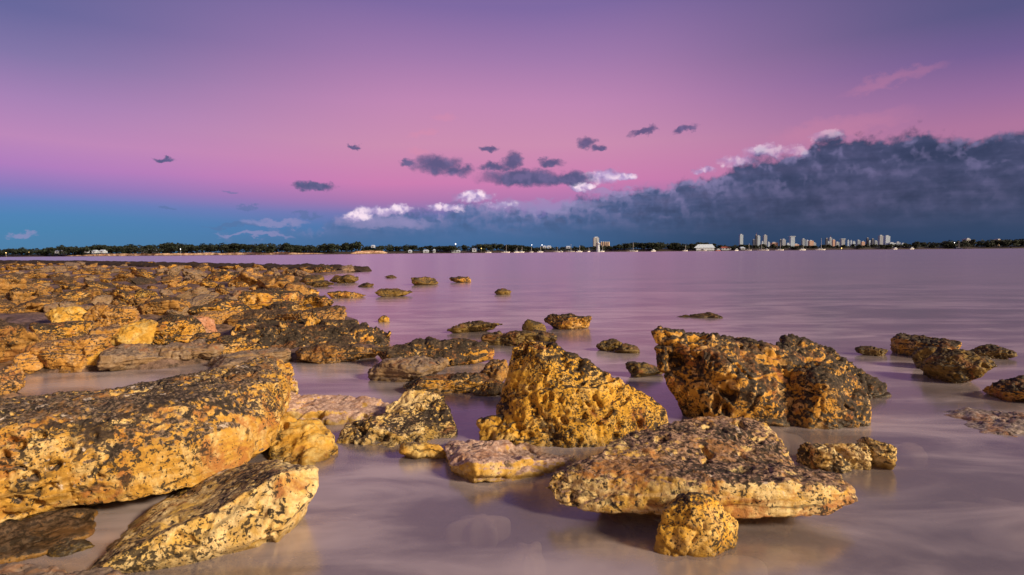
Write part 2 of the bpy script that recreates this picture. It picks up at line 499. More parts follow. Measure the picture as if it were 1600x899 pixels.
M = {}
M['gold'] = rock_mat('golden_pitted_rock', ochre=(0.66, 0.37, 0.04), pale=(0.70, 0.48, 0.16), spots=1.1, crust=0.62, paleness=0.4, stain=0.75, crust_a=(0.03, 0.022, 0.015), crust_b=(0.13, 0.085, 0.05))
M['gold_dark'] = rock_mat('dark_crusted_rock', ochre=(0.60, 0.31, 0.04), pale=(0.62, 0.42, 0.18), spots=0.9, crust=0.95, paleness=0.45, stain=0.88, rusty=0.6, crust_a=(0.022, 0.017, 0.012), crust_b=(0.12, 0.085, 0.055))
M['cream'] = rock_mat('cream_pitted_rock', ochre=(0.62, 0.40, 0.10), pale=(0.74, 0.58, 0.30), spots=0.85, crust=0.35, paleness=0.8, stain=0.2, white=0.15)
M['boulder'] = rock_mat('pale_boulder_rock', ochre=(0.52, 0.29, 0.045), pale=(0.64, 0.47, 0.2), spots=0.72, crust=0.68, paleness=0.5, stain=0.72, rusty=0.8, rust=(0.36, 0.14, 0.035), white=0.3, bed=0.25, crust_a=(0.035, 0.027, 0.022), crust_b=(0.24, 0.17, 0.12))
M['slab'] = rock_mat('rusty_slab_rock', ochre=(0.60, 0.36, 0.06), pale=(0.72, 0.56, 0.26), spots=0.75, crust=0.58, paleness=0.9, stain=0.45, rusty=0.8, bed=0.75,
                     crust_a=(0.07, 0.04, 0.028), crust_b=(0.42, 0.27, 0.19), rust=(0.36, 0.14, 0.035), white=0.2)
M['pink_top'] = rock_mat('pink_topped_rock', ochre=(0.60, 0.36, 0.07), pale=(0.66, 0.5, 0.24), spots=0.35, crust=0.8, paleness=0.6, stain=0.2, rusty=0.2,
                         crust_a=(0.40, 0.25, 0.2), crust_b=(0.62, 0.45, 0.38))
M['yellow'] = rock_mat('plain_yellow_rock', ochre=(0.60, 0.34, 0.05), pale=(0.66, 0.48, 0.17), spots=0.35, crust=0.2, paleness=0.6, stain=0.25, rusty=0.2)
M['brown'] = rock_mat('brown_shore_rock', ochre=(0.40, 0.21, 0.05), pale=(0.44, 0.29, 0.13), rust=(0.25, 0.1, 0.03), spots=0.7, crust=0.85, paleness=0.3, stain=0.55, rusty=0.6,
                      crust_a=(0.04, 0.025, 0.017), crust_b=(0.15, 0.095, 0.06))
M['orange'] = rock_mat('orange_shore_rock', ochre=(0.50, 0.26, 0.055), pale=(0.54, 0.35, 0.16), rust=(0.26, 0.1, 0.04), spots=0.6, crust=0.75,crust_a=(0.09, 0.055, 0.035), crust_b=(0.3, 0.19, 0.12), paleness=0.35, stain=0.4, rusty=0.5)
M['grey'] = rock_mat('grey_smooth_rock', ochre=(0.26, 0.17, 0.09), pale=(0.30, 0.22, 0.15), spots=0.2, crust=0.8, paleness=0.5, stain=0.15, rusty=0.2,
                     crust_a=(0.13, 0.095, 0.075), crust_b=(0.23, 0.17, 0.14), bump=0.6)
M['pinkrock'] = rock_mat('pink_shore_rock', ochre=(0.48, 0.22, 0.12), pale=(0.55, 0.32, 0.22), spots=0.2, crust=0.3, paleness=0.5, stain=0.15, rusty=0.2)
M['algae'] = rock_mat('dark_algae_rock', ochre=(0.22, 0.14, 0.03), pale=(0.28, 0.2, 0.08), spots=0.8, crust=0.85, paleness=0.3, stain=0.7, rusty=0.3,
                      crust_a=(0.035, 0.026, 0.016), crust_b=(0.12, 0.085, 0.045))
M['black'] = rock_mat('black_reef_rock', ochre=(0.05, 0.028, 0.014), pale=(0.07, 0.04, 0.02), spots=0.8, crust=0.9, paleness=0.2, stain=0.8, rusty=0.2, rust=(0.07, 0.03, 0.015),
                      crust_a=(0.012, 0.008, 0.006), crust_b=(0.045, 0.026, 0.018))
M['washed'] = rock_mat('washed_grey_rock', ochre=(0.40, 0.30, 0.24), pale=(0.52, 0.42, 0.36), spots=0.5, crust=0.9, paleness=0.5, stain=0.5, rusty=0.3, damp=0.0,
                       crust_a=(0.13, 0.10, 0.09), crust_b=(0.38, 0.31, 0.28), bump=0.6)
M['sunk'] = plain('smooth_pale_stone', (0.95, 0.86, 0.76), 0.6, 0.06, 12.0)


# ------------------------------------------------------------------ rock builders
def displace(co, no, size, s=0, lump=0.06, ridge=0.035, pits=0.03, strata=0.02, fine=0.012, pscale=1.0):
    """co, no in metres; size = overall size used to scale the broad lumps"""
    L = size
    q = co / L
    d = lump * L * fbm(q * 2.0 + s, 3, s)
    # blocks bounded by joints : every block stands a little in or out, with a groove between
    wq = q * np.array([3.2, 3.2, 4.6]) + 0.45 * np.stack([perlin(q * 3 + 5, s + 70), perlin(q * 3 + 15, s + 71), perlin(q * 3 + 25, s + 72)], 1)
    f1, f2, rid = worley2(wq, s + 73)
    gap = f2 - f1
    d += ridge * L * ((rid - 0.5) * 1.3 * smoothstep(gap, 0.0, 0.22) - 0.38 * (1 - smoothstep(gap, 0.0, 0.09)))
    f1, f2, rid = worley2(wq * 2.6 + 3.3, s + 74)
    d += ridge * L * 0.33 * ((rid - 0.5) * smoothstep(f2 - f1, 0.0, 0.2))
    if strata:
        t = co[:, 2] * 16 / max(L, 0.5) + perlin(q * 1.5, s + 5) * 1.2
        st = perlin(np.stack([t * 1.3, np.full_like(t, s * 1.7), q[:, 0] * 0.4], 1), s + 9)
        d += strata * np.tanh(st * 3.5) * (1 - np.abs(no[:, 2]))
    mask = smoothstep(perlin(q * 2.6 + 9, s + 30), -0.25, 0.3)
    if pits:
        w0 = worley(co * 4.2 / pscale + fbm(co * 5, 2, s + 6)[:, None] * 0.7, s + 39)
        d -= pits * 2.6 * smoothstep(0.36 - w0, 0.0, 0.16) * smoothstep(perlin(q * 2.2 + 3, s + 31), -0.12, 0.15)
        w1 = worley(co * 10 / pscale + perlin(co * 6, s + 2)[:, None] * 0.6, s + 40)
        d -= pits * smoothstep(0.36 - w1, 0.0, 0.22) * mask
        w2 = worley(co * 24 / pscale + perlin(co * 14, s + 3)[:, None] * 0.6, s + 41)
        d -= pits * 0.5 * smoothstep(0.38 - w2, 0.0, 0.25) * (0.25 + 0.75 * mask)
    # rough crust on upward faces, smoother sides
    roughm = 0.35 + 0.9 * smoothstep(no[:, 2] + 0.6 * perlin(q * 3, s + 33), 0.15, 0.7)
    d += fine * roughm * fbm(co * 14 / pscale, 4, s + 50, 0.6)
    d += fine * 0.8 * roughm * (0.5 - worley(co * 34 / pscale, s + 55))
    return d


def hull_rock(name, hulls, mat, voxel, s=0, smooth=2, grow=1.05, **kw):
    bm = bmesh.new()
    grown = []
    for pts in hulls:
        cc = sum((Vector(p) for p in pts), Vector()) / len(pts)
        grown.append([Vector(((p[0] - cc.x) * grow + cc.x, (p[1] - cc.y) * grow + cc.y, (p[2] - cc.z) * grow + cc.z)) for p in pts])
    hulls = grown
    for pts in hulls:
        vs = [bm.verts.new(p) for p in pts]
        r = bmesh.ops.convex_hull(bm, input=vs, use_existing_faces=False)
        bad = [g for g in r['geom_interior'] + r['geom_unused'] if isinstance(g, bmesh.types.BMVert) and g.is_valid]
        bmesh.ops.delete(bm, geom=list(set(bad)), context='VERTS')
    allp = np.array([p[:] for pts in hulls for p in pts])
    c = np.array([allp[:, 0].mean(), allp[:, 1].mean(), 0.0])
    for v in bm.verts: v.co -= Vector(c)
    me = bpy.data.meshes.new(name + '_tmp'); bm.to_mesh(me); bm.free()
    o = bpy.data.objects.new(name, me); COL.objects.link(o)
    md = o.modifiers.new('r', 'REMESH'); md.mode = 'VOXEL'; md.voxel_size = voxel; md.adaptivity = 0
    ms_ = o.modifiers.new('s', 'SMOOTH'); ms_.iterations = smooth; ms_.factor = 0.5
    dg = bpy.context.evaluated_depsgraph_get()
    out = bpy.data.meshes.new_from_object(o.evaluated_get(dg))
    o.modifiers.clear(); o.data = out; bpy.data.meshes.remove(me); out.name = name
    n = len(out.vertices)
    co = np.empty(n * 3); out.vertices.foreach_get('co', co); co = co.reshape(-1, 3)
    no = np.empty(n * 3); out.vertex_normals.foreach_get('vector', no); no = no.reshape(-1, 3)
    size = float(np.linalg.norm(allp.max(0) - allp.min(0))) * 0.6
    ne = len(out.edges); ed = np.empty(ne * 2, np.int64); out.edges.foreach_get('vertices', ed); ed = ed.reshape(-1, 2)
    for _ in range(6):      # even out the normals so that sharp rims do not fold
        acc = no.copy()
        for ax in range(3):
            acc[:, ax] += np.bincount(ed[:, 0], no[ed[:, 1], ax], n) + np.bincount(ed[:, 1], no[ed[:, 0], ax], n)
        no = acc / np.linalg.norm(acc, axis=1)[:, None]
    d = displace(co, no, size, s, **kw)
    co2 = co + no * d[:, None]
    out.vertices.foreach_set('co', co2.ravel()); out.update(); out.shade_smooth()
    out.materials.clear(); out.materials.append(M[mat])
    o.location = c
    return o


_ico = {}


def ico(sub):
    if sub not in _ico:
        bm = bmesh.new(); bmesh.ops.create_icosphere(bm, subdivisions=sub, radius=1)
        v = np.array([x.co[:] for x in bm.verts]); f = [[q.index for q in x.verts] for x in bm.faces]
        bm.free(); _ico[sub] = (v / np.linalg.norm(v, axis=1)[:, None], f)
    return _ico[sub]


def star_mesh(name, dims, s, sub=5, planes=11, sharp=15.0, flat_top=0.0, **kw):
    """faceted rock : soft intersection of random planes, then weathered"""
    u, faces = ico(sub)
    g = np.random.default_rng(s + 100)
    N = g.normal(size=(planes, 3)); N /= np.linalg.norm(N, axis=1)[:, None]
    h = g.uniform(0.72, 1.0, planes)
    if flat_top:
        tn = np.array([[g.uniform(-.12, .12), g.uniform(-.22, .08), 1.0]]); tn /= np.linalg.norm(tn)
        N = np.vstack([N, tn, -tn]); h = np.append(h, [1 - 0.35 * flat_top, 0.9])
    t = np.maximum(u @ N.T, 1e-3) / h[None, :]
    r = 1.0 / (np.sum(t ** sharp, 1) ** (1 / sharp))
    r = np.minimum(r, 1.5)
    co = u * r[:, None]
    mx = co.max(0); mn = co.min(0)
    co = (co - (mx + mn) / 2) / ((mx - mn) / 2)
    co = co * np.array(dims)[None, :]
    me = bpy.data.meshes.new(name)
    me.from_pydata(co.tolist(), [], faces); me.update()
    no = np.empty(len(co) * 3); me.vertex_normals.foreach_get('vector', no); no = no.reshape(-1, 3)
    size = float(np.mean(dims)) * 2
    d = displace(co, no, size, s, pscale=kw.pop('pscale', min(1.6, max(0.35, size))), **kw)
    co = co + no * d[:, None]
    me.vertices.foreach_set('co', co.ravel()); me.update(); me.shade_smooth()
    return me


def px_rock(label, x0, x1, yt, yb, mat, s, name='rock', cat='rock', group=None, deep=0.7, flat=0.0, z=0.0, sub=5, tilt=0.0, yaw=None, over=0.25, **kw):
    """a rock of its own size standing where its base meets the ground: yb its near base line"""
    b = W((x0 + x1) / 2, yb, z)
    w = (x1 - x0) * b.y / F
    dep = w * deep
    dc = b.y + dep * 0.5
    w = (x1 - x0) * dc / F
    # top seen at yt, roughly above the rock's centre
    top = P((x0 + x1) / 2, yt, dc + dep * 0.12).z
    hgt = max(0.03, top - z)
    under = max(0.05, hgt * over)
    dims = (w / 2, dep / 2, (hgt + under) / 2)
    size = float(np.mean(dims)) * 2
    a = dict(lump=0.08, ridge=0.05, pits=0.035 * min(1.5, size), strata=0.02 * min(1.5, size), fine=0.018 * min(1.5, size))
    a.update(kw)
    if sub == 4: a.update(planes=20, sharp=7.0)
    me = star_mesh(name, dims, s, sub, flat_top=flat, **a)
    c = P((x0 + x1) / 2, yb, dc)
    o = link(name, me, M[mat])
    o.location = (c.x, dc, z + (hgt - under) / 2)
    if yaw is None: yaw = -math.atan2(c.x, dc)
    o.rotation_euler = (0, tilt, yaw)
    tag(o, label, cat, group)
    return o

# ------------------------------------------------------------------ ground, one sheet
land_px = [(-1500, 640), (-700, 640), (-200, 640), (30, 622), (62, 585), (110, 584), (170, 580), (250, 576), (330, 562), (440, 566), (520, 560), (575, 556), (612, 530),
           (560, 505), (520, 486), (500, 470), (478, 456), (492, 448), (474, 438), (510, 431), (560, 425), (300, 418.5), (0, 411.5), (-900, 420), (-1500, 424)]
land = np.array([W(*p)[:2] for p in land_px])


def signed_dist(x, y, poly):
    best = np.full(x.shape, 1e9); inside = np.zeros(x.shape, bool)
    n = len(poly)
    for i in range(n):
        ax, ay = poly[i]; bx, by = poly[(i + 1) % n]
        dx, dy = bx - ax, by - ay
        t = np.clip(((x - ax) * dx + (y - ay) * dy) / (dx * dx + dy * dy), 0, 1)
        best = np.minimum(best, (x - ax - t * dx) ** 2 + (y - ay - t * dy) ** 2)
        c = ((ay > y) != (by > y)) & (x < (bx - ax) * (y - ay) / (by - ay + 1e-12) + ax)
        inside ^= c
    return np.sqrt(best) * np.where(inside, 1, -1)


def coast_y(a):
    """forward distance of the far shore for a bearing in degrees"""
    return 690 + 18 * np.sin(a * 0.13 + 1) + 9 * np.sin(a * 0.41)


def ground_height(x, y):
    x = np.asarray(x, float); y = np.asarray(y, float)
    r = np.hypot(x, y)
    p2 = np.stack([x, y, np.zeros_like(x)], 1)
    sd = signed_dist(x, y, land)
    sd = sd + 0.06 * r ** 0.5 * perlin(p2 * 0.9, 3) * 2
    soft = 0.10 + 0.012 * r
    m = smoothstep(sd, -soft * 2.0, soft * 1.2)
    bed = -0.26 + 0.06 * fbm(p2 * 1.1, 3, 8) + 0.02 * fbm(p2 * 4.0, 3, 9) - 0.5 * smoothstep(r, 8, 40)
    # flat broken pavement of slabs, stepped by joints
    w = worley(p2 * np.array([1.1, 0.75, 1]) + 0.3 * perlin(p2 * 1.3, 4)[:, None], 12)
    step = np.round(perlin(p2 * np.array([0.7, 0.45, 1]), 14) * 5) / 5
    top = 0.11 + 0.12 * step - 0.10 * smoothstep(w, 0.5, 0.85) + 0.025 * fbm(p2 * 3.2, 4, 16) + 0.10 * perlin(p2 * 0.12, 18)
    top = np.maximum(top, 0.02 + 0.02 * fbm(p2 * 2.0, 2, 19))
    z = bed * (1 - m) + top * m
    a = np.degrees(np.arctan2(x, y)); ac = np.clip(np.abs(a), 0, 50)
    fwd = r * np.cos(np.radians(ac))
    c = coast_y(a)
    far = smoothstep(fwd, c - 6, c + 5)
    z = z * (1 - far) + far * (0.6 + 2.6 * smoothstep(fwd, c + 4, c + 22) + 0.8 * perlin(p2 * 0.02, 22) + 3 * smoothstep(fwd, 900, 2600))
    return z


azs = np.concatenate([np.arange(-180, -50, 3.0), np.arange(-50, 50, 0.2), np.arange(50, 180, 3.0)])
rs = [0.0, 0.6]
while rs[-1] < 12000: rs.append(rs[-1] * (1.0125 if rs[-1] < 900 else 1.06) + (0.0 if rs[-1] > 1.2 else 0.3))
rs = np.array(rs[1:])
A, RR = np.meshgrid(np.radians(azs), rs)
gx = (RR * np.sin(A)).ravel(); gy = (RR * np.cos(A)).ravel()
gz = np.concatenate([ground_height(gx[i:i + 60000], gy[i:i + 60000]) for i in range(0, len(gx), 60000)])
nr, na = RR.shape
co = np.stack([gx, gy, gz], 1)
idx = np.arange(nr * na).reshape(nr, na)
q0 = idx[:-1, :]; q1 = np.roll(idx, -1, 1)[:-1, :]; q2 = np.roll(idx, -1, 1)[1:, :]; q3 = idx[1:, :]
faces = np.stack([q0.ravel(), q3.ravel(), q2.ravel(), q1.ravel()], 1)
me = bpy.data.meshes.new('ground')
me.vertices.add(len(co) + 1)
cco = np.vstack([co, [[0, 0, -0.26]]])
me.vertices.foreach_set('co', cco.ravel())
tri = np.stack([idx[0], np.roll(idx[0], -1), np.full(na, len(co))], 1)
nl = faces.size + tri.size
me.loops.add(nl)
me.loops.foreach_set('vertex_index', np.concatenate([faces.ravel(), tri[:, ::-1].ravel()]))
me.polygons.add(len(faces) + len(tri))
me.polygons.foreach_set('loop_start', np.concatenate([np.arange(len(faces)) * 4, faces.size + np.arange(len(tri)) * 3]))
me.update(calc_edges=True); me.validate()
me.shade_smooth()
gm, q = mat_new('shore_ground')
pos = q.n('ShaderNodeNewGeometry').outputs['Position']
sx = q.n('ShaderNodeSeparateXYZ'); q.put(sx.inputs[0], pos)
g1 = q.noise(pos, 0.9, 8, 0.65, 0.4); g2 = q.noise(pos, 7.0, 7, 0.65); g3 = q.noise(pos, 30.0, 5, 0.65)
cg = q.ramp(g1, [(0.32, (0.065, 0.038, 0.024)), (0.46, (0.15, 0.095, 0.07)), (0.54, (0.23, 0.15, 0.12)), (0.64, (0.30, 0.17, 0.08)), (0.75, (0.36, 0.2, 0.06))])
cg = q.mix(q.m('MULTIPLY', q.rng(g2, 0.46, 0.60), 0.85), cg, (0.03, 0.018, 0.012, 1))
cg = q.mix(q.m('MULTIPLY', q.rng(g3, 0.55, 0.7), 0.5), cg, (0.32, 0.2, 0.12, 1))
sand = q.mix(q.rng(g2, 0.4, 0.62), (0.40, 0.30, 0.22, 1), (0.66, 0.53, 0.42, 1))
sand = q.mix(q.m('MULTIPLY', q.rng(q.noise(pos, 2.4, 5, 0.6), 0.48, 0.6), 0.85), sand, (0.16, 0.11, 0.075, 1))
cg = q.mix(q.rng(sx.outputs[2], -0.12, -0.02), sand, cg)
dist = q.v('LENGTH', pos, out=1)
cg = q.mix(q.rng(dist, 400, 600), cg, (0.065, 0.05, 0.045, 1))
cg = q.mix(q.rng(sx.outputs[2], 2.0, 2.8), cg, (0.02, 0.03, 0.012, 1))
gp = q.n('ShaderNodeBsdfPrincipled'); q.put(gp.inputs['Base Color'], cg); gp.inputs['Roughness'].default_value = 0.6
gb = q.n('ShaderNodeBump'); gb.inputs['Strength'].default_value = 0.7; gb.inputs['Distance'].default_value = 0.03
q.put(gb.inputs['Height'], q.m('ADD', g3, q.m('MULTIPLY', g2, 1.5))); q.put(gp.inputs['Normal'], gb.outputs[0])
go = q.n('ShaderNodeOutputMaterial'); q.put(go.inputs[0], gp.outputs[0])
tag(link('ground', me, gm), kind='structure')


def gh(x, y):
    return float(ground_height(np.array([x]), np.array([y]))[0])


# ------------------------------------------------------------------ sea : a body of slightly milky water
bm = bmesh.new(); box(bm, -12000, 12000, -12000, 12000, -3.0, 0.0)
wm_, q = mat_new('silky_sea_water')
pos = q.n('ShaderNodeNewGeometry').outputs['Position']
s1 = q.noise(q.v('MULTIPLY', pos, (0.16, 0.55, 1)), 1.0, 5, 0.6, 0.8)
s2 = q.noise(q.v('MULTIPLY', pos, (0.5, 1.4, 1)), 1.2, 4, 0.6, 0.6)
far_mist = q.noise(q.v('MULTIPLY', pos, (0.02, 0.06, 1)), 1.0, 5, 0.6, 0.5)
wfade = q.rng(q.v('LENGTH', pos, out=1), 12.0, 60.0, 1.0, 0.0)
rough = q.m('ADD', 0.21, q.m('MULTIPLY', q.m('MULTIPLY', q.m('SUBTRACT', s1, 0.5), 0.24), wfade))
gl = q.n('ShaderNodeBsdfGlossy'); q.put(gl.inputs['Roughness'], rough); gl.inputs['Color'].default_value = (1.0, 0.93, 0.93, 1)
bmp = q.n('ShaderNodeBump'); q.put(bmp.inputs['Strength'], q.m('MULTIPLY', wfade, 0.08)); bmp.inputs['Distance'].default_value = 0.05
q.put(bmp.inputs['Height'], s2); q.put(gl.inputs['Normal'], bmp.outputs[0])
tr = q.n('ShaderNodeBsdfTransparent'); tr.inputs['Color'].default_value = (0.96, 0.93, 0.9, 1)
df = q.n('ShaderNodeBsdfDiffuse'); df.inputs['Color'].default_value = (0.80, 0.69, 0.73, 1)
mist = q.m('ADD', q.m('MULTIPLY', s1, 0.5), q.m('MULTIPLY', s2, 0.5))
mfade = q.rng(q.v('LENGTH', pos, out=1), 8.0, 40.0, 1.0, 0.0)
mistf = q.m('ADD', 0.2, q.m('MULTIPLY', q.m('MULTIPLY', q.m('SUBTRACT', q.rng(mist, 0.42, 0.62), 0.5), 0.36), mfade))
under = q.n('ShaderNodeMixShader'); q.put(under.inputs[0], q.m('ADD', mistf, 0.15)); q.put(under.inputs[1], tr.outputs[0]); q.put(under.inputs[2], df.outputs[0])
lw = q.n('ShaderNodeFresnel'); lw.inputs['IOR'].default_value = 2.5
frs = q.m('ADD', q.m('MULTIPLY', lw.outputs[0], 0.92), q.m('MULTIPLY', q.rng(far_mist, 0.4, 0.6), 0.03), clamp=True)
top = q.n('ShaderNodeMixShader'); q.put(top.inputs[0], frs); q.put(top.inputs[1], under.outputs[0]); q.put(top.inputs[2], gl.outputs[0])
vol = q.n('ShaderNodeVolumePrincipled')
vol.inputs['Color'].default_value = (0.88, 0.77, 0.72, 1)
vol.inputs['Density'].default_value = 1.0
vol.inputs['Anisotropy'].default_value = 0.0
wo_ = q.n('ShaderNodeOutputMaterial'); q.put(wo_.inputs['Surface'], top.outputs[0]); q.put(wo_.inputs['Volume'], vol.outputs[0])
tag(bm_obj('water', bm, wm_), kind='structure')


# ------------------------------------------------------------------ foreground rocks
def floor(pts, z=-0.25, shrink=0.0):
    c = sum((Vector(p) for p in pts), Vector()) / len(pts)
    return [Vector((p[0] + (c.x - p[0]) * shrink, p[1] + (c.y - p[1]) * shrink, z)) for p in pts]


# long boulder on the left
fb = [P(-420, 905, 2.9), P(-150, 850, 3.0), P(0, 816, 3.2), P(150, 789, 3.38), P(262, 780, 3.45), P(350, 748, 3.78), P(425, 700, 4.25)]
fm = [P(-420, 780, 2.82), P(-150, 750, 2.95), P(0, 735, 3.12), P(150, 720, 3.32), P(300, 690, 3.62), P(400, 655, 4.15), P(440, 640, 4.5)]
ft = [P(-420, 706, 2.88), P(-150, 684, 3.02), P(0, 672, 3.2), P(150, 658, 3.42), P(300, 626, 3.85), P(395, 598, 4.45), P(440, 594, 4.9)]
rt = [P(-420, 690, 3.9), P(-150, 668, 4.2), P(0, 650, 4.3), P(140, 633, 4.5), P(285, 597, 5.0), P(350, 577, 5.6), P(425, 565, 5.9), P(455, 585, 5.8)]
rl = [P(462, 640, 5.6), P(445, 665, 4.8)]
o = hull_rock('boulder', [fb + fm + ft + rt + rl + floor([P(-420, 800, 3.9), P(0, 780, 4.1), P(330, 700, 4.8), P(420, 660, 5.4), P(-420, 660, 5), P(0, 640, 5.2), P(350, 600, 6.0)])],
              'boulder', 0.0115, s=1, grow=1.0, lump=0.022, ridge=0.018, pits=0.075, strata=0.006, fine=0.018, pscale=1.1)
tag(o, 'huge long pitted yellow boulder with a dark crusted top, largest on the left', 'boulder')

o = hull_rock('rock', [[W(140, 896, .03), W(190, 850, .04), P(165, 886, 2.95), P(225, 835, 3.05), P(300, 880, 2.88), P(385, 846, 2.95), P(445, 815, 3.02), P(478, 775, 3.2), P(486, 738, 3.35), P(440, 725, 3.55), P(380, 729, 3.7), P(295, 764, 3.75),
                        P(215, 815, 3.5), P(300, 800, 3.1), P(430, 745, 3.15)] + floor([P(190, 880, 2.98), P(300, 870, 3.0), P(400, 830, 3.15), P(430, 780, 3.5), P(250, 800, 3.6)])],
              'cream', 0.010, s=2, grow=1.08, lump=0.05, ridge=0.012, pits=0.012, strata=0.0, fine=0.006)
tag(o, 'elongated smooth yellow rock with black speckles leaning below the huge boulder', 'rock')

o = hull_rock('rock', [[P(425, 715, 4.35), P(470, 730, 4.22), P(520, 718, 4.4), P(518, 700, 4.5), P(480, 660, 4.65), P(448, 655, 4.75), P(430, 665, 4.7), P(505, 668, 5.0), P(440, 655, 5.0)] +
                       floor([P(425, 715, 4.4), P(470, 735, 4.25), P(520, 718, 4.45), P(500, 680, 5.0), P(430, 680, 5.0)])],
              'yellow', 0.012, s=3, grow=1.12, lump=0.06, ridge=0.06, pits=0.015, strata=0.01, fine=0.008)
tag(o, 'small bright yellow wedge of rock in the water right of the huge boulder', 'rock')

o = hull_rock('rock_slab', [[P(450, 640, 5.3), P(448, 655, 5.25), P(530, 668, 5.2), P(600, 655, 5.3), P(450, 620, 5.75), P(530, 618, 5.9), P(602, 632, 5.7), P(600, 645, 5.35)] +
                            floor([P(450, 655, 5.3), P(530, 668, 5.25), P(600, 655, 5.35), P(600, 630, 6.0), P(450, 620, 6.0)])],
              'pink_top', 0.014, s=4, lump=0.03, ridge=0.03, pits=0.02, strata=0.03, fine=0.008)
tag(o, 'flat yellow slab with a pale pink top, beside the speckled hump in mid water', 'rock')

o = hull_rock('rock', [[P(530, 695, 4.72), P(560, 710, 4.6), P(625, 715, 4.55), P(650, 700, 4.6), P(545, 665, 4.9), P(600, 655, 5.0), P(580, 662, 4.8)] + floor([P(530, 695, 4.75), P(560, 712, 4.62), P(640, 715, 4.6), P(620, 660, 5.2), P(540, 665, 5.2)]),
                       [P(610, 700, 4.65), P(700, 695, 4.75), P(713, 668, 4.95), P(695, 632, 5.2), P(640, 612, 5.35), P(605, 632, 5.25), P(598, 660, 5.0), P(680, 622, 5.5)] +
                       floor([P(610, 700, 4.7), P(700, 695, 4.8), P(713, 668, 5.1), P(690, 640, 5.6), P(605, 640, 5.5)])],
              'cream', 0.012, s=5, grow=1.08, lump=0.05, ridge=0.03, pits=0.022, strata=0.0, fine=0.012)
tag(o, 'twin-humped cream and yellow speckled rock left of the tall pointed rock', 'rock')

px_rock('small rounded plain yellow rock at the foot of the twin-humped rock', 622, 700, 688, 719, 'yellow', 61, deep=0.6, pits=0.006, strata=0.0, fine=0.006)

o = hull_rock('rock_slab', [[P(698, 702, 4.35), P(706, 728, 4.0), P(742, 752, 3.84), P(800, 752, 3.88), P(860, 742, 4.0), P(892, 735, 4.1), P(898, 712, 4.3), P(820, 692, 4.65), P(705, 690, 4.6), P(745, 722, 3.86), P(860, 716, 4.1)] +
                            floor([P(730, 735, 4.15), P(765, 745, 4.05), P(870, 738, 4.2), P(880, 700, 4.8), P(720, 700, 4.8)])],
              'pink_top', 0.011, s=6, lump=0.04, ridge=0.03, pits=0.02, strata=0.03, fine=0.008)
tag(o, 'low flat slab with a worn pinkish top, in front of the tall pointed rock', 'rock')

o = hull_rock('boulder', [[P(786, 645, 5.0), P(792, 598, 5.02), P(803, 546, 5.12), P(824, 535, 5.12), P(862, 537, 5.08), P(886, 553, 5.02), P(935, 588, 4.92), P(1000, 610, 4.86), P(1034, 642, 4.86), P(1032, 668, 4.75), P(960, 692, 4.58), P(890, 706, 4.52), P(812, 695, 4.62),
                           P(835, 640, 4.72), P(842, 560, 4.92), P(890, 600, 4.76), P(960, 632, 4.68), P(840, 545, 5.8), P(950, 605, 5.7)] +
                          floor([P(790, 680, 5.0), P(815, 700, 4.7), P(890, 708, 4.6), P(1025, 670, 4.85), P(1020, 640, 5.6), P(820, 600, 5.8)]),
                          [P(750, 694, 4.66), P(752, 662, 4.85), P(790, 655, 4.85), P(850, 668, 4.7), P(860, 700, 4.56), P(800, 704, 4.55)] + floor([P(750, 694, 4.8), P(860, 704, 4.62), P(850, 670, 5.2), P(770, 670, 5.1)])],
              'gold', 0.0125, s=8, lump=0.03, ridge=0.035, pits=0.045, strata=0.0, fine=0.018, pscale=1.2)
tag(o, 'tall pointed golden boulder riddled with black pits at the centre of the shallows', 'boulder')

# broad slab in front
o = hull_rock('rock_slab', [[P(856, 764, 3.40), P(885, 792, 3.3), P(960, 800, 3.22), P(1060, 802, 3.2), P(1180, 808, 3.14), P(1290, 808, 3.12), P(1335, 785, 3.22), P(1328, 764, 3.3),
                             P(878, 738, 3.42), P(940, 722, 3.45), P(1050, 752, 3.22), P(1180, 752, 3.2), P(1280, 756, 3.2), P(1300, 742, 3.5), P(1000, 690, 3.9), P(1240, 735, 3.6)],
                            [P(930, 715, 3.55), P(985, 682, 3.95), P(1062, 658, 4.2), P(1130, 653, 4.25), P(1192, 664, 4.15), P(1214, 690, 3.95), P(1238, 728, 3.7), P(1225, 775, 3.3), P(1050, 780, 3.3), P(930, 770, 3.4), P(1100, 690, 3.75)] +
                            floor([P(1000, 775, 3.5), P(1220, 785, 3.4), P(1235, 740, 3.8), P(1190, 690, 4.3), P(1020, 700, 4.3)])],
              'slab', 0.0105, s=9, lump=0.022, ridge=0.016, pits=0.016, strata=0.022, fine=0.012)
tag(o, 'broad rusty slab with layered cream edges, the widest flat rock in the front shallows', 'rock slab')

o = hull_rock('rock', [[P(1024, 870, 2.94), P(1048, 884, 2.88), P(1120, 876, 2.9), P(1142, 845, 2.95), P(1146, 815, 3.0), P(1112, 782, 3.0), P(1072, 776, 3.0), P(1042, 802, 2.98), P(1030, 840, 2.95), P(1085, 800, 2.9), P(1115, 825, 2.88), P(1100, 785, 3.12), P(1060, 790, 3.12)] +
                       floor([P(1022, 878, 2.95), P(1045, 890, 2.88), P(1125, 882, 2.9), P(1150, 840, 3.1), P(1130, 800, 3.2), P(1035, 820, 3.2)])],
              'gold', 0.008, s=10, grow=1.1, lump=0.05, ridge=0.05, pits=0.012, strata=0.0, fine=0.006)
tag(o, 'knobbly speckled rock standing in the water right in front of the broad rusty slab', 'rock')

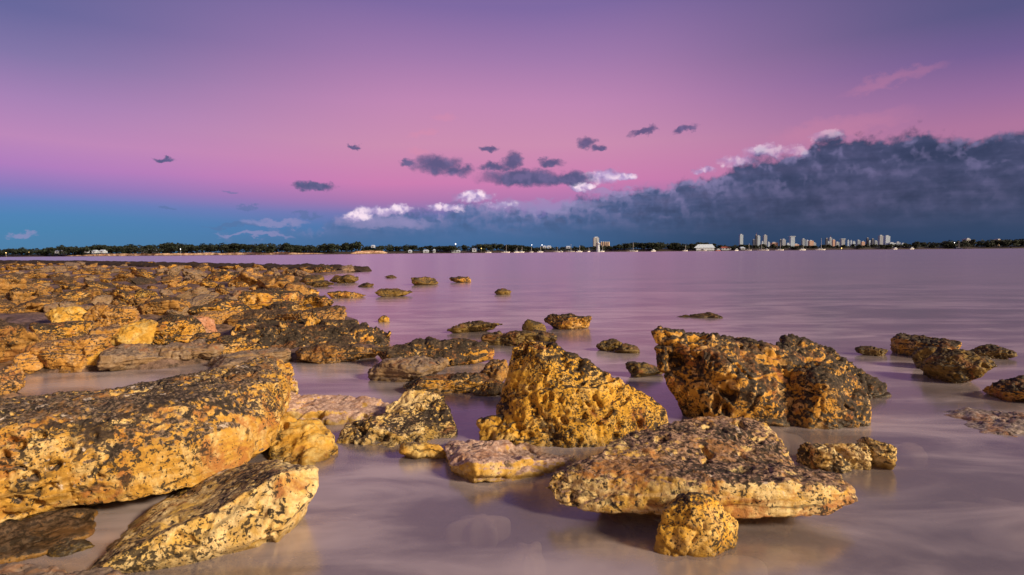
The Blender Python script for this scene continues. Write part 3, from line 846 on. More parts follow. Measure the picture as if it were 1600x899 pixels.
# pair of big rocks at right
o = hull_rock('boulder', [[P(1022, 520, 5.55), P(1034, 514, 5.55), P(1095, 528, 5.5), P(1160, 540, 5.55), P(1222, 546, 5.55), P(1262, 572, 5.4), P(1040, 590, 5.4), P(1072, 625, 5.35), P(1120, 650, 5.15), P(1240, 668, 5.0), P(1262, 640, 5.2), P(1150, 590, 5.15)] +
                          [P(1040, 522, 6.3), P(1230, 552, 6.5), P(1100, 620, 6.2)] + floor([P(1095, 645, 5.4), P(1140, 655, 5.2), P(1235, 670, 5.05), P(1260, 640, 6.3), P(1110, 610, 6.5)])],
              'gold_dark', 0.0135, s=20, lump=0.04, ridge=0.045, pits=0.05, strata=0.0, fine=0.022, pscale=1.3)
tag(o, 'big dark crusted boulder with an overhanging left end and ochre face, right of centre', 'boulder')

o = hull_rock('boulder', [[P(1234, 610, 5.3), P(1242, 582, 5.28), P(1268, 568, 5.3), P(1302, 573, 5.25), P(1332, 596, 5.2), P(1352, 628, 5.2), P(1357, 652, 5.08), P(1342, 672, 5.0), P(1300, 683, 4.93), P(1262, 676, 4.98), P(1240, 655, 5.1), P(1285, 610, 5.0), P(1320, 640, 5.0), P(1320, 590, 5.9)] +
                          floor([P(1252, 672, 5.15), P(1290, 684, 5.0), P(1345, 674, 5.1), P(1350, 630, 5.8), P(1250, 620, 5.9)])],
              'gold_dark', 0.0125, s=12, lump=0.06, ridge=0.04, pits=0.045, strata=0.0, fine=0.016)
tag(o, 'orange and black cracked boulder joined to the right end of the dark crusted boulder', 'boulder')

o = hull_rock('boulder', [[P(1213, 540, 6.3), P(1240, 528, 6.5), P(1278, 536, 6.5), P(1330, 566, 6.3), P(1378, 602, 6.2), P(1382, 616, 6.1), P(1345, 628, 5.9), P(1260, 590, 5.9), P(1290, 560, 6.9)] +
                          floor([P(1230, 640, 6.0), P(1350, 632, 5.95), P(1385, 618, 6.2), P(1350, 600, 6.9), P(1230, 600, 6.9)])],
              'gold_dark', 0.0145, s=13, lump=0.05, ridge=0.05, pits=0.04, strata=0.0, fine=0.02)
tag(o, 'sloping crusted boulder tapering to the right behind the orange cracked boulder', 'boulder')

# ------------------------------------------------------------------ single rocks in the water
SG = 'rocks standing in the calm water'
rows = [
    # label, x0,x1,yt,yb, mat, kwargs
    ('low cream speckled knob of rock, left of three in a cluster behind the broad slab', 1246, 1328, 692, 740, 'cream', dict(flat=0.2)),
    ('low cream speckled rock in the middle of the three-rock cluster behind the broad slab', 1290, 1358, 688, 734, 'cream', dict(flat=0.2)),
    ('round speckled rock at the right of the three-rock cluster behind the broad slab', 1342, 1396, 684, 736, 'cream', {}),
    ('flat grey slab lying in the water behind the twin-humped rock', 576, 700, 560, 600, 'grey', dict(flat=0.7, deep=0.8)),
    ('low brown and ochre ledge between the flat grey slab and the tall pointed rock', 628, 766, 584, 616, 'gold_dark', dict(flat=0.5, deep=0.5)),
    ('reddish brown rock tucked behind the left foot of the tall pointed rock', 740, 800, 560, 602, 'brown', dict(deep=0.8)),
    ('small dark ochre rock touching the left foot of the tall pointed rock', 735, 800, 590, 620, 'gold_dark', {}),
    ('long low orange-brown rock sloping to the right, beyond the flat grey slab', 582, 778, 533, 576, 'gold_dark', dict(flat=0.3, deep=0.5)),
    ('dark flat wash-over rock left of the mossy rock in open water', 700, 785, 502, 521, 'algae', dict(deep=0.5)),
    ('mossy brown rock just behind the tip of the tall pointed rock', 750, 872, 516, 542, 'algae', dict(deep=0.5, flat=0.3)),
    ('small knobbly rock at the left end of the pair in open water', 816, 855, 499, 523, 'algae', {}),
    ('long knobbly golden-brown rock at the right end of the pair in open water', 848, 923, 492, 516, 'gold_dark', dict(deep=0.5)),
    ('small dark lump of rock awash left of the big dark boulder, the upper one', 930, 975, 528, 550, 'algae', {}),
    ('pale low rock trailing right of the small dark lump', 960, 1000, 536, 553, 'algae', dict(over=0.5)),
    ('small dark lump of rock close against the overhanging boulder, the lower one', 977, 1036, 565, 592, 'algae', {}),
    ('little dark rock barely above water between the sloping boulder and the right-hand rocks', 1340, 1384, 540, 557, 'algae', {}),
    ('blocky brown rock with a dark left end in the right-hand cluster', 1400, 1488, 524, 562, 'gold_dark', dict(flat=0.2)),
    ('small double-topped rock at the far right behind the cluster', 1515, 1578, 539, 562, 'algae', {}),
    ('rounded brown rock at the front of the right-hand cluster', 1452, 1546, 545, 604, 'algae', {}),
    ('low dark rock between the two rocks of the right-hand cluster', 1430, 1500, 540, 580, 'algae', dict(over=0.4)),
    ('brown rock cut off by the right border of the view', 1548, 1660, 584, 634, 'gold_dark', dict(deep=0.8)),
    ('small pointed yellowish rock alone in open water beyond the long orange ledge', 590, 609, 493, 504, 'gold', {}),
    ('mossy low rock with a domed left half, far out in open water', 513, 572, 454, 466, 'gold_dark', dict(deep=0.4)),
    ('grey-brown low rock to the right of the mossy domed one, far out', 585, 645, 451, 464, 'algae', dict(deep=0.4)),
    ('tiny dark rock awash just above the grey-brown low rock', 560, 584, 442, 449, 'algae', {}),
    ('dark twin rock, left of the two farthest dark dots in open water', 643, 684, 433, 446, 'algae', {}),
    ('dark twin rock, right of the two farthest dark dots in open water', 703, 736, 432, 442, 'gold_dark', {}),
    ('faint low rock awash right of the farthest dark dots', 772, 800, 451, 461, 'algae', dict(over=0.5)),
    ('tiny low rock far out beyond the reef tip', 601, 620, 430, 435, 'algae', {}),
    ('dark streak of rock barely breaking the smooth water left of the dark overhanging boulder', 1058, 1128, 488, 497, 'algae', dict(over=0.8, deep=0.3)),
    ('low mossy rock off the tip of the dark reef, right', 516, 560, 429, 443, 'algae', {}),
    ('low mossy rock off the tip of the dark reef, left', 470, 506, 430, 446, 'algae', {}),
    ('long low mossy rock in front of the two off the reef tip', 478, 522, 439, 449, 'algae', dict(deep=0.4)),
]
for i, (lab, x0, x1, yt, yb, mt, kw) in enumerate(rows):
    sub = 6 if (x1 - x0) > 60 and yb > 500 else 5 if (x1 - x0) > 40 else 4
    px_rock(lab, x0, x1, yt, yb, mt, 200 + i * 3, group=SG, sub=sub, **kw)

# sunken stones seen through the water
sunk = [('pale irregular stone just under the water in front of the low flat slab', 708, 792, 800, 814, -0.030, 0.6),
        ('round pale stone under the water left of the broad slab', 796, 850, 846, 880, -0.03, 0.9),
        ('yellowish stone under the water at the lower border, left of the knobbly rock', 900, 1000, 868, 905, -0.06, 0.8),
        ('wide pale sunken stone at the foot of the knobbly rock', 1010, 1170, 846, 896, -0.036, 0.8),
        ('pale flat sunken stone at the right border below the grey washed slab', 1490, 1660, 770, 806, -0.04, 0.5),
        ('long thin sunken stone in the clear patch right of the three-rock cluster', 1380, 1445, 690, 700, -0.03, 0.6),
        ('orange sunken ledge in front of the orange cracked boulder', 1185, 1262, 664, 694, -0.02, 0.8),
        ('pale sunken stone between the twin-humped rock and the yellow wedge', 470, 560, 672, 700, -0.02, 0.9)]
for i, (lab, x0, x1, yt, yb, z, dp) in enumerate(sunk):
    b = W((x0 + x1) / 2, (yt + yb) / 2); w = (x1 - x0) * b.y / F; dpt = (W(800, yt).y - W(800, yb).y)
    u, fcs = ico(5)
    ang = np.arctan2(u[:, 1], u[:, 0])
    rim = 1 + 0.5 * perlin(np.stack([np.cos(ang) * 1.6, np.sin(ang) * 1.6, np.full(len(u), i * 3.7)], 1), i) * 2
    cz = np.sign(u[:, 2]) * np.abs(u[:, 2]) ** 0.5
    cc3 = np.stack([u[:, 0] * w / 2 * rim, u[:, 1] * dpt * 0.75 * rim, cz * 0.09], 1)
    cc3[:, 2] += 0.0015 * fbm(cc3 * 6, 2, i)
    me = bpy.data.meshes.new('sunken_stone'); me.from_pydata(cc3.tolist(), [], fcs); me.update(); me.shade_smooth()
    o = link('sunken_stone', me, M['sunk']); o.location = (b.x, b.y, (z * 0.6 if z < -0.035 else -0.002) - 0.089)
    tag(o, lab, 'stone', 'stones lying under the water')
b = W(1590, 668)
me = star_mesh('rock_slab', (1.0, 0.55, 0.12), 77, 6, flat_top=1.0, lump=0.03, ridge=0.02, pits=0.01, strata=0.0, fine=0.014)
o = link('rock_slab', me, M['washed']); o.location = (b.x + .14, b.y, -0.082)
tag(o, 'grey slab awash with water, half cut off by the right border', 'rock slab')

# ------------------------------------------------------------------ rocks at the near left edge
px_rock('grey pebble lying in the dark pool under the huge boulder', 76, 140, 840, 877, 'algae', 501, name='pebble', cat='pebble', deep=0.8, z=-0.02)
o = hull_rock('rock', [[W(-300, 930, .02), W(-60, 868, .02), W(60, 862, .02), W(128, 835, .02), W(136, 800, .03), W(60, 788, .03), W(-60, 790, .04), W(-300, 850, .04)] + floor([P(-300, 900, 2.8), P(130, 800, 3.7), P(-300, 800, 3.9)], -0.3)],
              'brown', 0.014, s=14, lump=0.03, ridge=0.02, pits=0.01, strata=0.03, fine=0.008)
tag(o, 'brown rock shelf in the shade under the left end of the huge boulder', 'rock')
o = hull_rock('rock', [[P(-200, 885, 2.35), P(60, 884, 2.4), P(180, 892, 2.45), P(250, 925, 2.35), P(120, 960, 2.15), P(-200, 960, 2.15)] + floor([P(-200, 885, 2.5), P(240, 900, 2.45), P(120, 1000, 2.1), P(-200, 1000, 2.1)], -0.3)],
              'grey', 0.010, s=15, lump=0.03, ridge=0.02, pits=0.012, strata=0.01, fine=0.012)
tag(o, 'grey rough rock top cut off by the bottom left corner of the view', 'rock')

# ------------------------------------------------------------------ left shore : rocks placed one by one
LG = 'rocks heaped on the left shore'
rows = [
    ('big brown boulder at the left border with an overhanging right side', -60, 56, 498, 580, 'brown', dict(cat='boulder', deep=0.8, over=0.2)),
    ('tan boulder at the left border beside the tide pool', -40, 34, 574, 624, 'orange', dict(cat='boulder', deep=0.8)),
    ('ochre block standing at the edge of the tide pool', 62, 170, 528, 580, 'orange', dict(flat=0.5, deep=0.6)),
    ('little bright yellow rock leaning on the ochre block', 107, 163, 551, 582, 'yellow', dict(flat=0.3, deep=0.5)),
    ('grey wedge-shaped slab dipping into the tide pool', 162, 254, 539, 578, 'grey', dict(flat=0.6, deep=0.8)),
    ('long grey flat ledge along the far side of the tide pool', 212, 390, 532, 566, 'grey', dict(flat=0.9, deep=0.5)),
    ('second grey ledge reaching right from the tide pool', 330, 452, 548, 576, 'grey', dict(flat=0.9, deep=0.4)),
    ('small yellow rock on top of the dark blocky one', 80, 138, 479, 512, 'yellow', {}),
    ('dark blocky rock with ochre front below the small yellow one', 57, 140, 502, 548, 'gold_dark', dict(flat=0.7)),
    ('cracked tan rock between the big boulder and the ochre block', 30, 84, 520, 566, 'brown', {}),
    ('low tan rock under the cracked tan one by the pool edge', 22, 70, 548, 582, 'orange', {}),
    ('tall orange rock with a smooth sloping face', 140, 218, 474, 524, 'orange', dict(flat=0.2)),
    ('tan block in front of the tall orange rock', 146, 212, 508, 548, 'orange', dict(flat=0.5)),
    ('yellow block with pitted front beside the tan block', 180, 244, 500, 548, 'yellow', {}),
    ('honeycombed brown rock with a vertical crack', 216, 318, 492, 542, 'gold_dark', dict(flat=0.4)),
    ('smooth pink rock resting right of the honeycombed rock', 286, 338, 494, 532, 'pinkrock', dict(flat=0.5)),
    ('low dark grey rock between the grey wedge and the yellow block', 148, 190, 540, 568, 'grey', {}),
    ('dark rock in front of the pink rock', 300, 345, 520, 545, 'brown', {}),
    ('low ochre rock at the left end of the long orange ledge', 326, 432, 522, 562, 'gold_dark', dict(deep=0.5)),
    ('flat brown rock in the water under the long orange ledge', 464, 592, 537, 569, 'brown', dict(flat=0.6, deep=0.5)),
    ('grey rock behind the right end of the huge boulder', 336, 402, 556, 582, 'grey', dict(flat=0.4)),
    ('ochre knob at the far corner of the huge boulder', 398, 460, 563, 606, 'gold_dark', {}),
    ('pale pinkish block against the right end of the huge boulder', 420, 466, 586, 640, 'pink_top', dict(flat=0.5)),
    ('round topped orange boulder standing highest on the far shore flat', 360, 418, 419, 450, 'orange', dict(cat='boulder', deep=0.8)),
    ('brown boulder right of the round topped orange one', 405, 458, 430, 462, 'brown', dict(cat='boulder')),
    ('dark boulder with a shaded hollow at the water edge', 438, 490, 440, 472, 'brown', dict(cat='boulder')),
    ('brown crusted rock sloping to the water below the hollow boulder', 380, 470, 452, 492, 'gold_dark', {}),
    ('knobbly brown rock at the water edge behind the long orange ledge', 430, 540, 482, 516, 'brown', dict(deep=0.5)),
    ('long yellow-brown rock in the middle of the shore flat', 300, 400, 470, 506, 'gold_dark', dict(deep=0.5)),
    ('bright yellow pitted rock in the middle of the shore flat', 206, 246, 452, 470, 'gold', {}),
    ('dark brown boulder at the left border far up the flat', -20, 38, 428, 464, 'brown', dict(cat='boulder')),
    ('tan rock right of the far left-border boulder', 26, 70, 436, 462, 'brown', {}),
    ('low orange rock beside the smooth pink rock', 300, 372, 486, 512, 'orange', dict(flat=0.4)),
    ('wide brown crusted rock behind the honeycombed rock', 210, 300, 466, 498, 'brown', dict(flat=0.3)),
    ('dark rust rock just behind the long orange ledge', 360, 450, 484, 512, 'brown', dict(flat=0.3)),
]
for i, (lab, x0, x1, yt, yb, mt, kw) in enumerate(rows):
    b = W((x0 + x1) / 2, yb)
    zz = max(-0.03, min(0.1, gh(b.x, b.y))) * 0.5
    px_rock(lab, x0, x1, yt, yb, mt, 600 + i * 3, group=LG, sub=6 if (x1 - x0) > 70 else 5, name='boulder' if kw.get('cat') == 'boulder' else 'rock', z=zz, **kw)

o = hull_rock('rock_ledge', [[P(345, 556, 8.9), P(430, 562, 8.6), P(520, 556, 8.9), P(560, 545, 9.4), P(380, 520, 9.3), P(470, 512, 9.5), P(560, 514, 9.7), P(380, 505, 10.6), P(500, 503, 10.8), P(570, 510, 10.6)],
                             [P(540, 548, 9.3), P(600, 540, 9.6), P(617, 528, 10.3), P(560, 514, 9.8), P(600, 518, 10.6), P(560, 508, 10.9), P(500, 510, 10.2), P(500, 550, 9.2)]],
              'gold_dark', 0.022, s=31, lump=0.03, ridge=0.05, pits=0.07, strata=0.05, fine=0.03, pscale=1.7)
tag(o, 'long orange and black pitted ledge running along the shore edge in the middle distance', 'rock ledge')

# ------------------------------------------------------------------ scattered shore rocks, each its own object
protos = {}
kinds = [('brown', 0), ('brown', 1), ('gold_dark', 2), ('orange', 3), ('grey', 4), ('brown', 5), ('brown', 6), ('gold_dark', 7), ('grey', 8), ('gold_dark', 9), ('brown', 10), ('grey', 11)]
for mt, i in kinds:
    g = np.random.default_rng(900 + i)
    dims = (0.5, g.uniform(0.32, 0.5), g.uniform(0.16, 0.34))
    protos[i] = star_mesh('shore_rock', dims, 900 + i, 5, flat_top=g.uniform(0, 0.9), lump=0.09, ridge=0.08, pits=0.04, strata=0.05, fine=0.03, pscale=0.9)
    protos[i].materials.append(M[mt])
colour = {'brown': 'brown', 'gold_dark': 'dark ochre', 'orange': 'orange-tan', 'grey': 'mauve-grey', 'gold': 'golden', 'pinkrock': 'pinkish'}
random.seed(21)
placed = []
n = 0; tries = 0
while n < 275 and tries < 20000:
    tries += 1
    px = random.uniform(-60, 560)
    py = 415 + 85 * random.random() ** 1.35
    b = W(px, py)
    sd = signed_dist(np.array([b.x]), np.array([b.y]), land)[0]
    if sd < 0.2: continue
    s = random.choice((0.45, 0.6, 0.8, 1.0, 1.3)) * (0.75 + b.y * 0.02)
    s = min(s, 2.2)
    spx = s * F / b.y
    if any(abs(px - a) < (spx + c) * 0.33 and abs(py - bb) < (spx + c) * 0.10 for a, bb, c in placed): continue
    placed.append((px, py, spx))
    mt, i = random.choice(kinds)
    o = link('shore_rock', protos[i])
    hz = min(1.0, 0.9 / (0.5 + s * 0.5))
    o.scale = (s, s * random.uniform(0.7, 1.1), s * random.uniform(0.6, 1.25) * hz)
    o.rotation_euler = (random.uniform(-.4, .4), random.uniform(-.4, .4), random.uniform(0, 6.28))
    o.location = (b.x, b.y, max(0.0, gh(b.x, b.y)) + 0.07 * s)
    where = ('at the left border' if px < 50 else 'near the left border' if px < 110 else 'on the left third' if px < 180 else 'left of the flat middle' if px < 240 else 'on the flat middle' if px < 300 else 'right of the flat middle' if px < 370 else 'near the water' if px < 430 else 'at the water edge')
    far = 'right by the dark reef' if py < 423 else 'far back' if py < 432 else 'halfway back' if py < 446 else 'past halfway' if py < 464 else 'near the big rocks'
    sz = 'small' if spx < 18 else 'middling' if spx < 40 else 'large'
    shp = ('flat', 'low', 'blocky', 'tall')[min(3, int((o.scale[2] / o.scale[0]) * 3.2))]
    tag(o, f'{sz} {shp} {colour[mt]} rock {far}, {where}', 'rock', f'{sz} {shp} {colour[mt]} rocks {far} {where}')
    n += 1

# ------------------------------------------------------------------ dark reef rim behind the flat
path = [W(-250, 414.5), W(0, 412.2), W(150, 414.2), W(300, 418.2), W(420, 421.0), W(500, 423.0), W(556, 425.4)]
arc = [0]
for a, b in zip(path, path[1:]): arc.append(arc[-1] + (b - a).length)
NS, NT_ = 900, 18
ts = np.linspace(0, arc[-1], NS)
cx = np.interp(ts, arc, [p.x for p in path]); cy = np.interp(ts, arc, [p.y for p in path])
tx = np.gradient(cx); ty = np.gradient(cy); ln = np.hypot(tx, ty); nx, ny = -ty / ln, tx / ln
co = []
for i in range(NS):
    taper = min(1, (arc[-1] - ts[i]) / 1.2 + 0.25)
    wv = (1.1 + 0.02 * cy[i]) * taper
    for j in range(NT_):
        a = math.pi * j / (NT_ - 1)
        co.append((cx[i] + nx[i] * wv * math.cos(a), cy[i] + ny[i] * wv * math.cos(a), -0.15 + (0.44 + 0.003 * cy[i]) * taper * math.sin(a) ** 0.5))
co = np.array(co)
d = 0.22 * fbm(co * 0.9, 5, 61, 0.62) + 0.07 * (0.5 - worley(co * 2.2, 62))
co[:, 2] += d; co[:, 0] += 0.5 * d; co[:, 1] -= 0.6 * d
fc_ = [(i * NT_ + j, (i + 1) * NT_ + j, (i + 1) * NT_ + j + 1, i * NT_ + j + 1) for i in range(NS - 1) for j in range(NT_ - 1)]
fc_.append(tuple((NS - 1) * NT_ + j for j in range(NT_)))
me = bpy.data.meshes.new('reef'); me.from_pydata(co.tolist(), [], fc_); me.update(); me.shade_smooth()
tag(link('reef', me, M['black']), 'long low black reef running along the back of the shore flat into the water', 'reef')

# ------------------------------------------------------------------ far shore
def far_pt(px, dy, extra=0.0):
    """point on the far shore below picture column px, dy metres behind its waterline"""
    a, _ = AE(px, 390)
    y = float(coast_y(np.array([a]))[0]) + dy
    x = math.tan(R(a)) * y
    return x, y


# pale cliff
def cliff(x0, x1, h, label, seed):
    xs = np.arange(x0, x1, 0.9)
    top, bot = [], []
    co, fs = [], []
    n = len(xs); rows_ = 6
    for i, px in enumerate(xs):
        x, y = far_pt(px, 2.5)
        for j in range(rows_):
            co.append((x, y + j * 0.25, -0.2 + h * j / (rows_ - 1)))
        co.append((x, y + 9, -0.2 + h * 0.98))
    rows_ += 1
    co = np.array(co)
    e = np.minimum(1, np.minimum(np.repeat(np.arange(n), rows_), n - 1 - np.repeat(np.arange(n), rows_)) / (60.0 if x1 - x0 > 100 else 10.0))
    co[:, 1] += 1.6 * fbm(co * 0.12, 4, seed)
    co[:, 2] *= (0.8 + 0.35 * perlin(co * np.array([0.05, 0, 0]) + seed, seed)) * (0.3 + 0.7 * e)
    fs = [(i * rows_ + j, (i + 1) * rows_ + j, (i + 1) * rows_ + j + 1, i * rows_ + j + 1) for i in range(n - 1) for j in range(rows_ - 1)]
    me = bpy.data.meshes.new('sea_cliff'); me.from_pydata(co.tolist(), [], fs); me.update()
    tag(link('sea_cliff', me, M_cliff), label, 'cliff', kind='structure')


mc, q = mat_new('cliff_rock')
pos = q.n('ShaderNodeNewGeometry').outputs['Position']
c1 = q.noise(q.v('MULTIPLY', pos, (0.25, 0.1, 0.6)), 1.0, 5, 0.7)
cc = q.ramp(c1, [(0.34, (0.14, 0.06, 0.03)), (0.45, (0.34, 0.21, 0.14)), (0.6, (0.56, 0.42, 0.32))])
pb = q.n('ShaderNodeBsdfPrincipled'); q.put(pb.inputs['Base Color'], cc); pb.inputs['Roughness'].default_value = 0.9
q.put(q.n('ShaderNodeOutputMaterial').inputs[0], pb.outputs[0])
M_cliff = mc
cliff(100, 505, 3.6, 'long low pale cliff along the far left shore', 3)
cliff(548, 605, 4.6, 'short bright sandy cliff on the far shore right of the long one', 4)

M['leaf'] = plain('dark_foliage', (0.014, 0.026, 0.014), 0.8, 0.35, 0.4)
M['leaf2'] = plain('green_foliage', (0.018, 0.034, 0.018), 0.8, 0.35, 0.4)
M['bark'] = plain('tree_bark', (0.035, 0.028, 0.022), 0.9)
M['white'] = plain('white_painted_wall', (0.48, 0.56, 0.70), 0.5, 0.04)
M['cream_wall'] = plain('cream_wall', (0.72, 0.58, 0.44), 0.6, 0.05)
M['pink_wall'] = plain('salmon_wall', (0.62, 0.36, 0.28), 0.6, 0.05)
M['blue_wall'] = plain('blue_grey_cladding', (0.12, 0.17, 0.26), 0.4, 0.05)
M['grey_wall'] = plain('grey_concrete', (0.42, 0.44, 0.50), 0.7, 0.08)
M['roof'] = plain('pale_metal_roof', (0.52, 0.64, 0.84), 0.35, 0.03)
M['redroof'] = plain('red_roof', (0.35, 0.10, 0.07), 0.6, 0.1)
M['glass'] = plain('dark_window_glass', (0.03, 0.04, 0.06), 0.1, 0.02)
M['hull'] = plain('white_boat_hull', (0.80, 0.80, 0.80), 0.3, 0.03)
M['mast'] = plain('aluminium_mast', (0.62, 0.63, 0.66), 0.4, 0.03, metal=0.3)
M['navy'] = plain('dark_blue_canvas', (0.03, 0.05, 0.12), 0.8, 0.05)


def crown_mesh(name, w, h, seed, n=900, leaf=0.8, lobes=10):
    g = np.random.default_rng(seed)
    L = [(g.uniform(-.32, .32) * w, g.uniform(-.32, .32) * w, g.uniform(.22, .8) * h, g.uniform(.2, .34) * w, g.uniform(.18, .28) * h) for _ in range(lobes)]
    co, fs = [], []
    for i in range(n):
        cx_, cy_, cz_, rr, rh = L[i % lobes]
        u = g.normal(size=3); u /= np.linalg.norm(u); u[2] = u[2] if g.random() < .75 else abs(u[2])
        rad = g.uniform(.55, 1.08)
        c = np.array([cx_ + u[0] * rr * rad, cy_ + u[1] * rr * rad, cz_ + u[2] * rh * rad])
        a = g.normal(size=3); a /= np.linalg.norm(a); b = np.cross(a, u); b /= (np.linalg.norm(b) + 1e-6)
        s = leaf * g.uniform(.6, 1.5)
        k0 = len(co)
        for sa, sb in ((-1, -.6), (1, -.5), (.7, .8), (-.5, .9)):
            co.append(tuple(c + a * s * sa * .6 + b * s * sb * .6))
        fs.append((k0, k0 + 1, k0 + 2, k0 + 3))
    me = bpy.data.meshes.new(name); me.from_pydata(co, [], fs); me.update()
    return me


def trunk_mesh(h, seed):
    bm = bmesh.new(); g = random.Random(seed)
    cyl(bm, 0, 0, -0.5, h * 0.45, 0.32, 0.2, 7)
    for i in range(4):
        a = g.uniform(0, 6.28); vs = []
        p0 = Vector((0, 0, h * g.uniform(.25, .4))); p1 = p0 + Vector((math.cos(a) * h * .22, math.sin(a) * h * .22, h * .32))
        n_ = len(bm.verts); cyl(bm, 0, 0, 0, 1, 0.15, 0.06, 5); bm.verts.ensure_lookup_table()
        d = p1 - p0; rot = d.to_track_quat('Z', 'Y').to_matrix()
        for v in bm.verts[n_:]: v.co = p0 + rot @ Vector((v.co.x, v.co.y, v.co.z * d.length))
    me = bpy.data.meshes.new('trunk'); bm.to_mesh(me); bm.free(); me.materials.append(M['bark'])
    return me


crowns, trunks = [], []
for i in range(7):
    h = 10.0; w = (10, 13, 8, 15, 11, 9, 12)[i]
    c = crown_mesh('crown', w, h, 70 + i); c.materials.append(M['leaf' if i % 2 else 'leaf2']); crowns.append(c)
    trunks.append(trunk_mesh(h, i))

top_px = [(-80, 388), (0, 387), (60, 387), (100, 383), (115, 384), (170, 383), (210, 382), (280, 379), (300, 381), (400, 380), (425, 379), (470, 383), (555, 378), (575, 383), (660, 384), (740, 382), (770, 381),
          (860, 385), (930, 384), (985, 380), (1020, 378), (1100, 380), (1130, 382), (1200, 382), (1300, 384), (1400, 380), (1460, 377), (1530, 374), (1600, 373), (1700, 372)]


def treetop(px): return float(np.interp(px, [a for a, _ in top_px], [b for _, b in top_px]))


TP = [(30, 'at the left border'), (75, 'between the two leftmost lamps'), (125, 'around the small white houses'), (175, 'behind the row of three houses'), (215, 'left of the long pale house'),
      (262, 'behind the long pale house'), (300, 'near the pale light above the cliff'), (345, 'over the middle of the long cliff'), (395, 'over the brightest cliff stretch'), (445, 'over the right half of the long cliff'),
      (500, 'at the right end of the long cliff'), (548, 'in the gap between the cliffs'), (605, 'above the short sandy cliff'), (655, 'just right of the sandy cliff'), (700, 'behind the low white building'),
      (735, 'behind the white boat sheds'), (775, 'beside the square white building'), (815, 'behind the leftmost yachts'), (865, 'behind the crowded yachts'), (925, 'left of the harbour tower'), (985, 'right of the silos'),
      (1035, 'behind the lone large yacht'), (1085, 'left of the white roofed hall'), (1125, 'behind the white roofed hall'), (1175, 'below the lone white tower block'), (1230, 'below the left city towers'),
      (1290, 'below the middle city towers'), (1350, 'below the three white slabs'), (1410, 'below the tallest tower pair'), (1470, 'just right of the city'), (1530, 'around the dark apartment block'), (1580, 'by the cream apartment block'), (9999, 'at the right border')]


def treeplace(px): return next(t for a, t in TP if px < a)


random.seed(5)
px = -30.0
while px < 1640:
    dy = random.uniform(6, 26)
    x, y = far_pt(px, dy)
    k_ = random.randrange(7)
    yt = treetop(px) + random.uniform(-1.0, 3.0)
    z0 = gh(x, y) - 0.3
    h = max(4.0, P(px, yt, y).z - z0)
    t = link('shore_tree', None, loc=(x, y, z0)); sc = h / 10.0
    t.scale = (sc * random.uniform(1.15, 1.7), sc * 1.4, sc * 1.02); t.rotation_euler = (0, 0, random.uniform(0, 6.28))
    link('crown', crowns[k_], parent=t); link('trunk', trunks[k_], parent=t)
    sz = 'tall' if h > 12.5 else 'low' if h < 8.5 else 'medium'
    kind_ = ('round', 'broad', 'narrow', 'spreading', 'bushy', 'slim', 'dense')[k_]
    tag(t, f'{sz} {kind_} dark tree on the far shore {treeplace(px)}', 'tree', f'{sz} {kind_} far trees {treeplace(px)}')
    px += random.uniform(8, 16)

# the wood behind, one mass
g = np.random.default_rng(9)
co, fs = [], []
for i in range(26000):
    px = g.uniform(-120, 1720)
    x, y = far_pt(px, g.uniform(14, 60))
    zt = P(px, treetop(px) + 3.2 + 1.2 * math.sin(px * 0.31) + 0.8 * math.sin(px * 0.83), y).z
    c = np.array([x, y, zt * (1 - g.random() ** 2 * 1.0) + g.normal() * 0.3])
    if c[2] < 1.5: c[2] = 1.5 + g.random() * 3
    a = g.normal(size=3); a /= np.linalg.norm(a); b = np.cross(a, g.normal(size=3)); b /= np.linalg.norm(b)
    s = g.uniform(.6, 1.5); k0 = len(co)
    for sa, sb in ((-1, -.7), (1, -.6), (.8, .8), (-.6, .9)): co.append(tuple(c + a * s * sa * .6 + b * s * sb * .6))
    fs.append((k0, k0 + 1, k0 + 2, k0 + 3))
me = bpy.data.meshes.new('coastal_woods'); me.from_pydata(co, [], fs); me.update()
tag(link('coastal_woods', me, M['leaf']), 'dark continuous wood along the far shore behind the single trees', 'woods', kind='stuff')


# ------------------------------------------------------------------ buildings of the far shore
def empty(name, x, y, z, rz=0.0):
    o = link(name, None, loc=(x, y, z)); o.rotation_euler = (0, 0, rz); return o


def house(px, w, h, label, wall='white', roof='roof', dy=5.0, base_px=None):
    x, y = far_pt(px, dy)
    z0 = gh(x, y)
    if base_px is not None: z0 = P(px, base_px, y).z
    t = empty('house', x, y, z0)
    bm = bmesh.new(); box(bm, -w / 2, w / 2, 0, 7, 0, h); bm_obj('wall', bm, M[wall], t)
    bm = bmesh.new()
    vs = [bm.verts.new(c) for c in ((-w / 2 - .4, -.5, h), (w / 2 + .4, -.5, h), (w / 2 + .4, 7.5, h), (-w / 2 - .4, 7.5, h), (-w / 2 + .6, 3.5, h + 1.6), (w / 2 - .6, 3.5, h + 1.6))]
    for f in ((0, 1, 5, 4), (2, 3, 4, 5), (1, 2, 5), (3, 0, 4), (3, 2, 1, 0)): bm.faces.new([vs[i] for i in f])
    bm_obj('roof', bm, M[roof], t)
    nw = max(1, int(w / 3.2))
    for i in range(nw):
        bm = bmesh.new(); cx_ = -w / 2 + (i + .5) * w / nw; box(bm, cx_ - .7, cx_ + .7, -.06, .02, h * .35, h * .75); bm_obj('window', bm, M['glass'], t)
    tag(t, label, 'house', 'white houses on the far shore')


